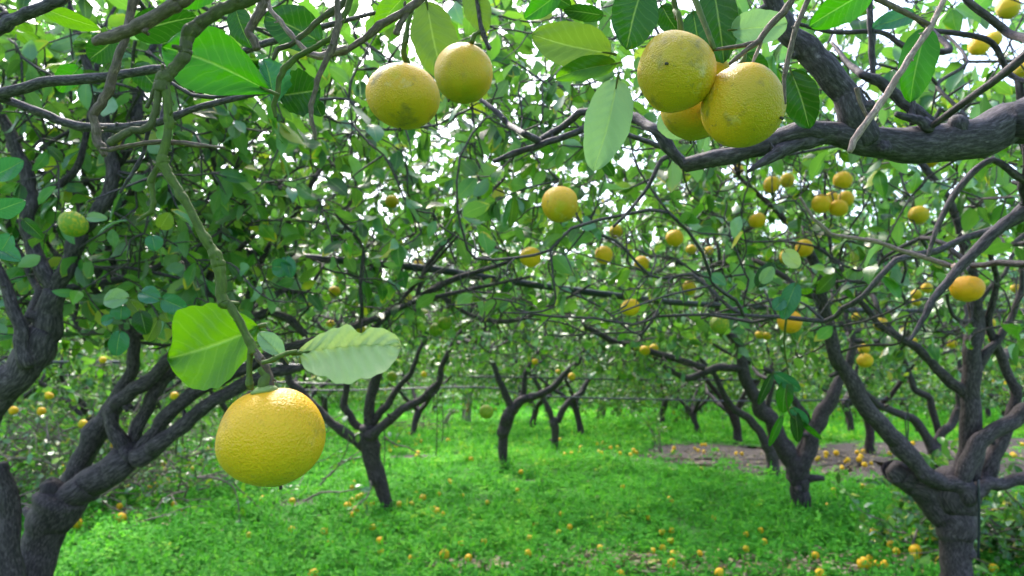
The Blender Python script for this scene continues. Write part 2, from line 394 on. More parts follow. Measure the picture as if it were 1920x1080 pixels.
        tw.add(np.array(pts) - off, rad, sides=sides if R[g] > .005 else max(4, sides - 2), sub=2, rough=.09 if R[g] > .006 else 0, seed=seed)
        pts = np.array(pts); rad = np.array(rad)
        for i in range(len(pts) - 1):
            if rad[i] > tip_r * 3.2: continue
            ln = np.linalg.norm(pts[i + 1] - pts[i]); m = r.poisson(ln / .055 * leaf_n * (1 if rad[i] < tip_r * 2 else .55))
            f = r.uniform(0, 1, m)
            if spur and r.random() < spur and hi:
                dv = unit((pts[i + 1] - pts[i]) / (ln + 1e-6) * .7 + r.normal(0, .8, 3)); q1 = pts[i] + dv * r.uniform(.025, .06); q2 = q1 + unit(dv + r.normal(0, .45, 3)) * r.uniform(.02, .07)
                tw.add(np.array([pts[i], q1, q2]) - off, [rad[i] * .75, rad[i] * .6, rad[i] * .35], sides=4, sub=1, rough=0)
                if r.random() < .35 * leaf_n: LP.append(q2); LD.append(unit(q2 - q1))
            for x in f: LP.append(pts[i] + (pts[i + 1] - pts[i]) * x); LD.append((pts[i + 1] - pts[i]) / (ln + 1e-6))
        if r.random() > bare:
            for _ in range(r.poisson(3.2 * leaf_n)): LP.append(pts[-1]); LD.append(unit(pts[-1] - pts[-2]))
    if tw.n: tag(obj('twig_mass', tw.mesh('twig_mass', M_TWIG if hi else bark), root), kind='stuff')
    if LP:
        LP = np.array(LP); LD = np.array(LD); n = len(LP)
        rd = unit(r.normal(0, 1, (n, 3))); rd = rd - (rd * LD).sum(1)[:, None] * LD
        D = unit(LD * r.uniform(.2, .9, (n, 1)) + unit(rd) * .9 + np.array([0, 0, -.6]))
        nr = unit(r.normal(0, .6, (n, 3)) + np.array([0, 0, .7])); ln = r.uniform(*leaf_len, n); wd = ln * r.uniform(.44, .64, n)
        LP = LP + D * .008
        mid = LP + D * (ln / 2)[:, None]
        if cull:
            ok = ~(too_low(LP + D * ln[:, None]) | too_near(mid, near) | blocked(mid, 14) | too_low(mid)); LP, D, nr, ln, wd = LP[ok], D[ok], nr[ok], ln[ok], wd[ok]
        V, F, At = leaf_cloud(LP - off, D, nr, ln, wd, hi)
        obj('crown', make_mesh('crown', V, F, M_LEAF, {'lf': At}), root)
    TREES.append(root)
    return root, (len(LP), M)

def dome(cx, cy, rx, ry, z0, z1, n, seed, hollow=.35):
    """points through an umbrella-shaped crown, thinner in the middle and hanging at its skirt"""
    r = np.random.default_rng(seed); out = []
    while len(out) < n:
        a = r.uniform(0, 6.283); q = r.uniform(0, 1) ** .5; h = r.uniform(0, 1)
        top = z0 + (z1 - z0) * math.sqrt(max(0, 1 - q ** 2.6)) ; low = z0 + (z1 - z0) * hollow * (1 - q ** 2) + r.normal(0, .06)
        z = low + (top - low) * h ** .8
        if z > top: continue
        k = 1 + .14 * math.sin(3 * a + seed) + .08 * math.sin(5 * a + seed * 2)
        out.append((cx + math.cos(a) * q * rx * k, cy + math.sin(a) * q * ry * k, z))
    return np.array(out)

def T(d, *pts):
    """traced limb: pts (px, py, width px[, depth]) -> points, radii"""
    p = []; r = []
    for q in pts:
        dd = q[3] if len(q) > 3 else d
        p.append(P(q[0], q[1], dd)); r.append(q[2] / FPX * dd / 2)
    return np.array(p), np.array(r)

def G(px, py, z=0.0):
    a = P(px, py, 1.0) - np.array([0, 0, CAMZ]); k = (z - CAMZ) / a[2]
    return np.array([0, 0, CAMZ]) + a * k

# ------------------------------------------------------------ ground, bare soil, grass
def vnoise(x, y, f, seed):
    r = np.random.default_rng(seed); v = np.zeros_like(x)
    for _ in range(6):
        a = r.uniform(0, 6.28); k = f * r.uniform(.6, 1.7); v += np.sin((x * math.cos(a) + y * math.sin(a)) * k + r.uniform(0, 6.28) + 1.3 * np.sin(x * k * .43 + y * k * .31 + seed))
    return v / 6 * 1.6
SOIL = [(1195, 845), (1290, 830), (1420, 838), (1560, 832), (1720, 828), (1930, 822), (2250, 830), (2200, 915), (1960, 955), (1860, 925), (1760, 905), (1640, 908), (1540, 897), (1440, 893), (1350, 882), (1250, 868)]
SOILW = np.array([G(*q)[:2] for q in SOIL])
PATCH = [(250, 968, .42, .30), (345, 850, .9, .8), (780, 858, .5, .35), (1000, 905, .25, .2), (560, 945, .35, .22), (1180, 1050, .3, .12), (1130, 1062, .22, .1), (1500, 1075, .45, .1), (180, 905, .7, .5), (1260, 1075, .35, .1), (860, 1062, .15, .08)]
def inside(poly, x, y):
    c = np.zeros(x.shape, bool); n = len(poly)
    for i in range(n):
        (x1, y1), (x2, y2) = poly[i], poly[(i + 1) % n]
        c ^= ((y1 > y) != (y2 > y)) & (x < (x2 - x1) * (y - y1) / (y2 - y1 + 1e-12) + x1)
    return c
def bare(x, y):
    w = .45 * vnoise(x, y, 2.6, 3) + .22 * vnoise(x, y, 8, 4)
    b = inside(SOILW, x + w, y + w)
    for px, py, rx, ry in PATCH:
        g = G(px, py); b |= ((x - g[0]) / rx) ** 2 + ((y - g[1]) / ry) ** 2 + .5 * vnoise(x, y, 9, 5) < .75
    return b
m, t, out = new_mat('orchard_soil'); ge = N(t, "NewGeometry"); pv = ge.outputs['Position']
n1 = noise(t, pv, 3.5, 5, .6); n2 = noise(t, pv, 30, 5, .7)
c = ramp(t, math_(t, 'ADD', math_(t, 'MULTIPLY', n1, .5), math_(t, 'MULTIPLY', n2, .5)), [(.32, (.028, .020, .020)), (.5, (.075, .055, .055)), (.68, (.17, .135, .135))])
p = N(t, "BsdfPrincipled", i={'Roughness': .9}); L(t, c, p.inputs['Base Color'])
b = N(t, "Bump", i={'Strength': 1.0, 'Distance': .03}); L(t, n2, b.inputs['Height']); L(t, b.outputs[0], p.inputs['Normal']); L(t, p.outputs[0], out.inputs[0]); M_SOIL = m
m, t, out = new_mat('mossy_ground'); ge = N(t, "NewGeometry"); pv = ge.outputs['Position']
n1 = noise(t, pv, 1.2, 4, .6); n2 = noise(t, pv, 26, 4, .7)
c = ramp(t, math_(t, 'ADD', math_(t, 'MULTIPLY', n1, .4), math_(t, 'MULTIPLY', n2, .6)), [(.34, (.045, .10, .02)), (.5, (.05, .20, .02)), (.62, (.10, .30, .03)), (.8, (.10, .10, .05))])
p = N(t, "BsdfPrincipled", i={'Roughness': .9}); L(t, c, p.inputs['Base Color'])
b = N(t, "Bump", i={'Strength': 1.0, 'Distance': .04}); L(t, n2, b.inputs['Height']); L(t, b.outputs[0], p.inputs['Normal']); L(t, p.outputs[0], out.inputs[0]); M_GROUND = m
def grid_sheet(name, x0, x1, y0, y1, nx, ny, z, mat):
    xs, ys = np.meshgrid(np.linspace(x0, x1, nx), np.linspace(y0, y1, ny)); zz = np.full_like(xs, z)
    i = np.arange(ny - 1)[:, None] * nx + np.arange(nx - 1)[None]
    F = np.stack([i, i + 1, i + nx + 1, i + nx], -1).reshape(-1, 4)
    return make_mesh(name, np.stack([xs, ys, zz], -1).reshape(-1, 3), F, mat)
tag(obj('ground', grid_sheet('ground', -200, 200, -60, 340, 40, 40, 0, M_GROUND)), kind='structure')
def blob_sheet(name, pts, z, mat):
    pts = np.array(pts); c = pts.mean(0); k = 8; n = len(pts); V = []
    for j in range(k + 1):
        for q in pts: V.append((*(c + (q - c) * (j / k * .999 + .001)), z))
    F = [[j * n + i, j * n + (i + 1) % n, (j + 1) * n + (i + 1) % n, (j + 1) * n + i] for j in range(k) for i in range(n)]
    me = make_mesh(name, V, F, mat)
    return me
def smooth_poly(pts, sub=6, jit=.12, seed=1):
    pts = np.array(pts); n = len(pts); o = []; r = np.random.default_rng(seed)
    for i in range(n):
        a, b_, c_, d_ = pts[i - 1], pts[i], pts[(i + 1) % n], pts[(i + 2) % n]
        for s_ in range(sub):
            q = s_ / sub; o.append(.5 * (2 * b_ + (c_ - a) * q + (2 * a - 5 * b_ + 4 * c_ - d_) * q * q + (3 * b_ - a - 3 * c_ + d_) * q ** 3) + r.normal(0, jit, 2))
    return o
def flip_up(me):
    me.update()
    if me.polygons[5].normal.z < 0: me.flip_normals()
    return me
tag(obj('soil_path', flip_up(blob_sheet('soil_path', smooth_poly(SOILW), .004, M_SOIL))), kind='structure')
for k_, (px, py, rx, ry) in enumerate(PATCH):
    g = G(px, py); r_ = np.random.default_rng(int(px)); n_ = 26
    pts = [(g[0] + math.cos(a) * rx * r_.uniform(.8, 1.15), g[1] + math.sin(a) * ry * r_.uniform(.8, 1.15)) for a in np.linspace(0, 6.283, n_, endpoint=False)]
    tag(obj('soil_patch', flip_up(blob_sheet('soil_patch', pts, .004 + .002 * k_, M_SOIL))), kind='structure')

m, t, out = new_mat('clover_grass'); at = N(t, "Attribute", attribute_name='lf'); sx = N(t, "SeparateXYZ"); L(t, at.outputs['Vector'], sx.inputs[0])
c = ramp(t, sx.outputs[2], [(0, (.012, .09, .014)), (.3, (.045, .25, .028)), (.6, (.10, .39, .042)), (.85, (.20, .50, .05)), (1, (.42, .56, .05))])
p = N(t, "BsdfPrincipled", i={'Roughness': .75, 'Specular IOR Level': .12}); L(t, c, p.inputs['Base Color'])
tr = N(t, "BsdfTranslucent"); L(t, mix(t, .5, c, (.16, .58, .02)), tr.inputs[0])
mx = N(t, "MixShader", i={0: .4}); L(t, p.outputs[0], mx.inputs[1]); L(t, tr.outputs[0], mx.inputs[2]); L(t, mx.outputs[0], out.inputs[0]); M_GRASS = m
def grass_field():
    r = np.random.default_rng(11); nc = 19000; d = 3.0 * (48 / 3.0) ** r.uniform(0, 1, nc) ** 1.02; cx = r.uniform(-1, 1, nc) * (d * .86 + 1.2); cy = d
    hn = vnoise(cx, cy, 2.2, 21) + .6 * vnoise(cx, cy, 6, 22); ok = (~bare(cx, cy) | (r.random(nc) < .07)) & (hn + r.normal(0, .45, nc) > -1.45); cx, cy, hn = cx[ok], cy[ok], hn[ok]; nc = len(cx)
    far = np.clip((cy - 4) / 30, 0, 1); k = 34; cr = r.uniform(.045, .12, nc) * (1 + 3.2 * far); ch = np.clip(r.gamma(3, .028, nc) + .035 * hn, .015, .26); cc = r.normal(0, .13, nc)
    rep = lambda v: np.repeat(v, k); q = r.normal(0, .55, (nc * k, 2)); rho = np.hypot(q[:, 0], q[:, 1])
    x = rep(cx) + q[:, 0] * rep(cr); y = rep(cy) + q[:, 1] * rep(cr); f_ = rep(far); z = rep(ch) * np.clip(1.05 - .55 * rho ** 2, .05, 1) * r.uniform(.35, 1, nc * k) + .006
    # a thin low layer between the clumps
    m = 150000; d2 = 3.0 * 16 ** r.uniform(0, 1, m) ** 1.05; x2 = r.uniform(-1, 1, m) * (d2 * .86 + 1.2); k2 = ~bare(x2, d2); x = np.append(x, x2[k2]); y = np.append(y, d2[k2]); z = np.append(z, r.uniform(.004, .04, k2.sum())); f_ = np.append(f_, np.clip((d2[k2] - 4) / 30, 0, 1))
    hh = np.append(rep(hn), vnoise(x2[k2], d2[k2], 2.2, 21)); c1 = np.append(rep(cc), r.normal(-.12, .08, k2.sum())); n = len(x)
    sz = r.uniform(.012, .030, n) * (1 + 3.6 * f_); az = r.uniform(0, 6.283, n); blade = r.random(n) < .06; tilt = np.where(blade, r.uniform(.9, 1.4, n), r.normal(0, .42, n)); z = z + np.where(blade, .02, 0)
    t_ = np.stack([np.cos(az) * np.cos(tilt), np.sin(az) * np.cos(tilt), np.sin(tilt)], -1); s_ = np.stack([-np.sin(az), np.cos(az), np.zeros(n)], -1)
    ln = np.where(blade, sz * 2.2, sz); wd = np.where(blade, sz * .35, sz * .9); c0 = np.stack([x, y, z], -1)
    V = np.stack([c0 - t_ * ln[:, None] * .2 - s_ * wd[:, None] * .15, c0 + t_ * ln[:, None] * .5 - s_ * wd[:, None] * .6, c0 + t_ * ln[:, None] * 1.0 + s_ * wd[:, None] * .1, c0 + t_ * ln[:, None] * .45 + s_ * wd[:, None] * .6], 1).reshape(-1, 3)
    col = .46 + .13 * vnoise(x, y, 1.0, 31) + .07 * hh + c1 + .20 * np.exp(-((y - 17) / 7) ** 2) + r.normal(0, .09, n)  # the lighter band at mid distance is painted sunlight from gaps between rows
    A = np.zeros((n, 4, 3)); A[..., 2] = np.clip(col, 0, 1)[:, None]
    return make_mesh('grass', V, np.arange(n * 4).reshape(-1, 4), M_GRASS, {'lf': A.reshape(-1, 3)}, False)
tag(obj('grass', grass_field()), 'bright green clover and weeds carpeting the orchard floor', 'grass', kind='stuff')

# ------------------------------------------------------------ lemons
def lemon_mesh(name, w, h, seed, nu=20, nv=14, neck=.06, nip=.05, lump=.012, mat=None):
    r = np.random.default_rng(seed); th = np.linspace(0, math.pi, nv); ph = np.linspace(0, 2 * math.pi, nu, endpoint=False)
    V = []
    for i, a in enumerate(th):
        for q in ph:
            s_, c_ = math.sin(a), math.cos(a)
            rr = (s_ ** .94 if s_ > 0 else 0)
            z = c_ * (1 - .10 * math.exp(-(a / .35) ** 2)) + neck * math.exp(-(a / .22) ** 2) * 1.2 - nip * math.exp(-((math.pi - a) / .2) ** 2) * 1.4
            k = 1 + lump * (math.sin(3 * q + seed) + .8 * math.sin(5 * q + 2 * a + seed) + math.sin(2 * q + 3 * a)) * s_ + .024 * math.cos(9 * q) * math.exp(-(a / .5) ** 2) + (.05 * max(0, math.cos(6 * q + seed)) ** 3 * math.exp(-((math.pi - a) / .42) ** 2) if nu > 40 else 0)
            V.append((rr * k * math.cos(q) * w / 2, rr * k * math.sin(q) * w / 2, z * h / 2 * (1 + lump * .6 * math.sin(2 * q + seed) * s_)))
    F = [[i * nu + j, (i + 1) * nu + j, (i + 1) * nu + (j + 1) % nu, i * nu + (j + 1) % nu] for i in range(nv - 1) for j in range(nu)]
    return make_mesh(name, V, F, mat or M_LEM)
def orient(o, up):
    o.rotation_mode = 'QUATERNION'; o.rotation_quaternion = Vector(up).to_track_quat('Z', 'Y')
HANG = 'lemons hanging from the branches'; FALL = 'fallen lemons lying on the orchard floor'
def hero_lemon(px, py, wp, hp, d, stem_pts, tip_dir, label, seed, mat, stem_w=9, calyx=True, neck=.06):
    w = wp / FPX * d; h = hp / FPX * d; c = P(px, py, d)
    o = obj('lemon', lemon_mesh('lemon', w, h, seed, 72, 54, neck, .03, .019, mat), loc=c); tag(o, label, 'lemon', HANG)
    up = -np.array(tip_dir, float); up = unit(up); orient(o, up)
    q = np.array(o.rotation_quaternion.to_matrix())
    lw = lambda v: q.T @ (np.array(v) - c)          # world to the lemon's own axes
    if calyx:
        cx = obj('calyx', lemon_mesh('calyx', w * .24, w * .10, seed, 20, 8, 0, 0, .09, M_CALYX), o, (0, 0, h * .478)) if True else None
    tb = Tubes(); tb.add(np.array([(0, 0, -h * .50), (.0006, .0004, -h * .50 - w * .035), (.0012, 0, -h * .50 - w * .058)]), [w * .020, w * .016, w * .018], sides=8, sub=2, rough=.1)
    obj('style_tip', tb.mesh('style_tip', M_DARKTIP), o)
    if stem_pts:
        pts = [lw(P(*s_)) for s_ in stem_pts][::-1]; pts = np.vstack([[0, 0, h * .47], [0, 0, h * .5 + .004], pts]) if calyx else np.array(pts)
        rr = np.linspace(stem_w * .75, stem_w * .5, len(pts)) / FPX * d
        tb = Tubes(); tb.add(pts, rr, sides=9, sub=4, rough=.06); obj('stem', tb.mesh('stem', M_GREENT), o)
    return o

cx_ = np.array([CP * 0 + 1, 0, 0]); cu_ = np.array([0, -SP, CP]); cf_ = np.array([0, CP, SP])
def cdir(x, y, z): return cx_ * x - cu_ * y + cf_ * z    # x right, y down, z away
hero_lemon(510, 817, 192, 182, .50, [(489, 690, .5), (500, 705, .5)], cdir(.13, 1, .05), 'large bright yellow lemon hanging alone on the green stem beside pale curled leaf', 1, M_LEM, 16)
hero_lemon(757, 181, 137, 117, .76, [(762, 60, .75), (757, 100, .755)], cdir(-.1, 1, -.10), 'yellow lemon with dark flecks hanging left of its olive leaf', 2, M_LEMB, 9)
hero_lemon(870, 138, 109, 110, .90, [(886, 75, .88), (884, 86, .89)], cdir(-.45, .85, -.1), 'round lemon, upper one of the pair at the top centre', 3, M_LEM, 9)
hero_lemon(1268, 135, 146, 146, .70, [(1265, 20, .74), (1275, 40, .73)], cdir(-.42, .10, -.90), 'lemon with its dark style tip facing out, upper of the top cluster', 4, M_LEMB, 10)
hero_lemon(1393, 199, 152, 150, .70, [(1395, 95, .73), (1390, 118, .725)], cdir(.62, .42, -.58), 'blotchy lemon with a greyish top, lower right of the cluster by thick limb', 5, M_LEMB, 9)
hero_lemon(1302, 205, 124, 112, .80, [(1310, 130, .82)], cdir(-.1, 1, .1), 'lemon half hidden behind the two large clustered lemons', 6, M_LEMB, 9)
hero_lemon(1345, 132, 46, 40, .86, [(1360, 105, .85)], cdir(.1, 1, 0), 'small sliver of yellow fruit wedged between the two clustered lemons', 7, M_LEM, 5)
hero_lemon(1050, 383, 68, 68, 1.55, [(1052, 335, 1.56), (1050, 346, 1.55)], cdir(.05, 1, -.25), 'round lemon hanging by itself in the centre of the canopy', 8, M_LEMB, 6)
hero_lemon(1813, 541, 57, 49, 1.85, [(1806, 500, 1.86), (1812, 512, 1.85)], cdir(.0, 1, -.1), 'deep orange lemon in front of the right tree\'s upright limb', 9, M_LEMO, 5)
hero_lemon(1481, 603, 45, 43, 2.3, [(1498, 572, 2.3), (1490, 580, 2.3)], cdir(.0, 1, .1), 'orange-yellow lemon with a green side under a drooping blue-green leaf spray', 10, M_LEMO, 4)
CLEAR += [(510, 817, 110, .5), (757, 181, 72, .76), (870, 138, 58, .9), (1268, 135, 80, .7), (1393, 199, 82, .7), (1302, 225, 55, .8), (1050, 383, 38, 1.55), (1813, 541, 32, 1.85), (1481, 603, 28, 2.3)]

def small_lemon_meshes(mat, k):
    return [lemon_mesh('lemon', 1, a, 20 + k * 7 + i, 20, 14, b_, .05, .014, mat) for i, (a, b_) in enumerate([(.88, .04), (.96, .08), (1.05, .1)])]
SM = {'y': small_lemon_meshes(M_LEMS, 0), 'o': small_lemon_meshes(M_LEMOS, 1), 'g': small_lemon_meshes(M_LEMG, 2), 'b': small_lemon_meshes(M_LEMB, 3)}
FR = []     # hanging fruit of the middle distance: px, py, width px, colour, real size, label
HL_ = [
 (995, 482, 40, 'o', 'squat lemon right below a bare curved twig near the centre'),
 (1155, 434, 25, 'y', 'small lemon uppermost in the leaves right of the lone round lemon'),
 (1265, 446, 33, 'o', 'plump lemon between the centre leaves and the thick right limb'),
 (1132, 478, 33, 'o', 'lemon partly behind a leaf, left of a similar one'),
 (1203, 494, 28, 'o', 'lemon against a dark folded leaf above the black pipe'),
 (1182, 576, 36, 'o', 'clean round lemon hanging just under the black pipe'),
 (1292, 540, 27, 'y', 'lemon hanging just above the black pipe in the centre right'),
 (1209, 657, 20, 'y', 'left one of two lemons touching at the end of dark branch'),
 (1226, 653, 17, 'y', 'right one of two lemons touching at the end of dark branch'),
 (1420, 413, 32, 'o', 'lemon in the leaves below the thick curved limb'),
 (1580, 338, 35, 'o', 'bright lemon directly below the thick curved limb'),
 (1447, 346, 30, 'o', 'shaded lemon under the broken stub of the thick limb'),
 (1476, 338, 26, 'y', 'yellow-green lemon next to a shaded one under the limb'),
 (1540, 382, 34, 'o', 'left lemon of the tight bunch under the limb'),
 (1572, 390, 34, 'o', 'lowest lemon of the tight bunch under the limb'),
 (1586, 372, 28, 'o', 'right lemon of the tight bunch under the limb'),
 (1560, 372, 26, 'o', 'lemon squeezed in the middle of the tight bunch under the limb'),
 (1508, 465, 32, 'o', 'round lemon touching a pale yellow leaf'),
 (1478, 482, 32, 'y', 'pale lemon half behind a creamy leaf'),
 (1722, 403, 36, 'y', 'greenish lemon among drooping leaves in the upper right'),
 (1835, 86, 36, 'o', 'bright lemon in the tangle at the top right'),
 (1862, 74, 30, 'y', 'pale lemon behind a bright one at the top right'),
 (1917, 132, 34, 'y', 'lemon cut by the right edge near the thick limb'),
 (1890, 14, 40, 'y', 'large pale lemon at the top right corner'),
 (1350, 608, 34, 'g', 'greenish lemon with a brown side left of the orange-yellow one'),
 (1424, 628, 17, 'y', 'left one of a small pair under the leafy spray'),
 (1437, 630, 17, 'y', 'right one of a small pair under the leafy spray'),
 (1620, 654, 21, 'y', 'upper of two stacked lemons by the right tree limb'),
 (1622, 676, 29, 'y', 'lower of two stacked lemons by the right tree limb'),
 (1605, 594, 17, 'y', 'small lemon just below the pipe at the right'),
 (1652, 608, 27, 'y', 'flattish lemon lying along a branch beneath the pipe'),
 (1718, 552, 18, 'y', 'dull lemon above a leaf near the diagonal dark branch'),
 (1738, 540, 20, 'y', 'lemon cut across by the diagonal dark branch'),
 (1718, 566, 16, 'y', 'lower dull lemon near the diagonal dark branch'),
 (1856, 606, 19, 'y', 'upper small lemon right of the upright limb'),
 (1864, 636, 20, 'y', 'lower small lemon right of the upright limb'),
 (1785, 645, 18, 'y', 'small lemon left of the upright limb on the right tree'),
 (1905, 541, 18, 'y', 'small lemon above the pipe at the right edge'),
 (834, 606, 28, 'g', 'upper of two green lemons touching behind a thin twig'),
 (817, 618, 26, 'g', 'lower of two green lemons touching behind a thin twig'),
 (138, 420, 52, 'g', 'big green lemon with yellow mottling near the left forked limb'),
 (627, 547, 22, 'y', 'pale yellow lemon left of centre above the long grey branch'),
 (785, 496, 20, 'y', 'yellowish lemon at the hidden end of the black pipe'),
 (735, 378, 26, 'y', 'dull yellow lemon deep in the centre-left crown'),
 (912, 772, 27, 'g', 'dark green lemon hanging low over the grass between two trunks'),
 (735, 706, 20, 'g', 'green lemon beside the centre tree fork'),
 (620, 607, 16, 'y', 'tiny yellow lemon below the big lime leaf level'),
 (193, 675, 13, 'o', 'small lemon just above the left pipe'),
 (327, 742, 15, 'o', 'lemon hanging in the gap between the left tree limbs'),
 (92, 742, 15, 'o', 'small lemon over the brush pile beside the left limb'),
 (573, 676, 26, 'g', 'green lemon behind the pale curled leaf'),
 (675, 617, 20, 'y', 'yellow-green lemon above the curled leaf'),
 (1003, 678, 12, 'o', 'small orange lemon above the middle trunk'),
 (795, 702, 12, 'o', 'tiny orange lemon right of the centre tree limb'),
 (1072, 706, 14, 'y', 'tiny lemon above the second far trunk'),
 (1046, 697, 10, 'y', 'faint small lemon above the far trunks'),
 (1383, 318, 22, 'o', 'lemon peeping below the limb left of its stub'),
 (1712, 640, 15, 'y', 'little lemon between the right tree limbs'),
 (1330, 470, 18, 'y', 'faint lemon among pale leaves in the right middle'),
 (1296, 468, 20, 'y', 'yellow lemon low in the leaves left of a pale leaf'),
 (1745, 300, 28, 'y', 'yellow lemon showing under the thickest bend of the limb'),
 (1570, 245, 0, 'y', ''),
]
for px, py, wp, kind, lab in HL_:
    if not wp: continue
    real = .078 if kind != 'g' else .07; d = real * FPX / wp
    if wp < 16: real = .065; d = real * FPX / wp
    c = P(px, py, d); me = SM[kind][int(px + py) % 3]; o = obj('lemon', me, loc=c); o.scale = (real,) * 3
    r_ = np.random.default_rng(int(px * 7 + py)); up = unit(np.array([r_.normal(0, .28), r_.normal(0, .28), 1.0])); orient(o, up); tag(o, lab, 'lemon', HANG)
    topp = c + up * real * .5; fr = topp + np.array([r_.normal(0, .01), .01, .035])
    if d < 5:
        q = np.array(o.rotation_quaternion.to_matrix()); tb = Tubes(); tb.add(np.array([(0, 0, .46), (0, 0, .58), tuple(q.T @ (fr - c) / real)]), [.035, .03, .03], sides=6, sub=2, rough=0)
        obj('stem', tb.mesh('stem', M_GREENT), o)
    FR.append((fr, d)); CLEAR.append((px, py, wp * .55, d))
CLEAR += [(x_, np.interp(x_, [775, 880, 1000, 1150, 1290, 1450, 1600, 1925], [501, 516, 534, 554, 569, 577, 582, 584]), 9, 3.5) for x_ in range(800, 1920, 14) if (x_ // 84) % 4]
CLEAR += [(725, 860, 60, 6.2), (1500, 880, 60, 6.3), (945, 820, 45, 9)]

# ------------------------------------------------------------ trees traced from the photograph
def fr_between(a, b): return [f for f, d in FR if a <= d < b]
def X(pts, rad): return np.array(pts, float), np.array(rad, float)
def J(a, b): return np.vstack([a[0], b[0]]), np.concatenate([a[1], b[1]])
def frust(n, d0, d1, seed, y0=-60, y1=660, x0=-80, x1=2000, pw=1.0):
    """points through the air between two depths in front of the camera (a crown the camera looks up into)"""
    r = np.random.default_rng(seed); o = []
    while len(o) < n:
        d = d0 + (d1 - d0) * r.uniform() ** pw; p = P(r.uniform(x0, x1), r.uniform(y0, y1), d)
        if 1.35 < p[2] < 3.4: o.append(p)
    return np.array(o)

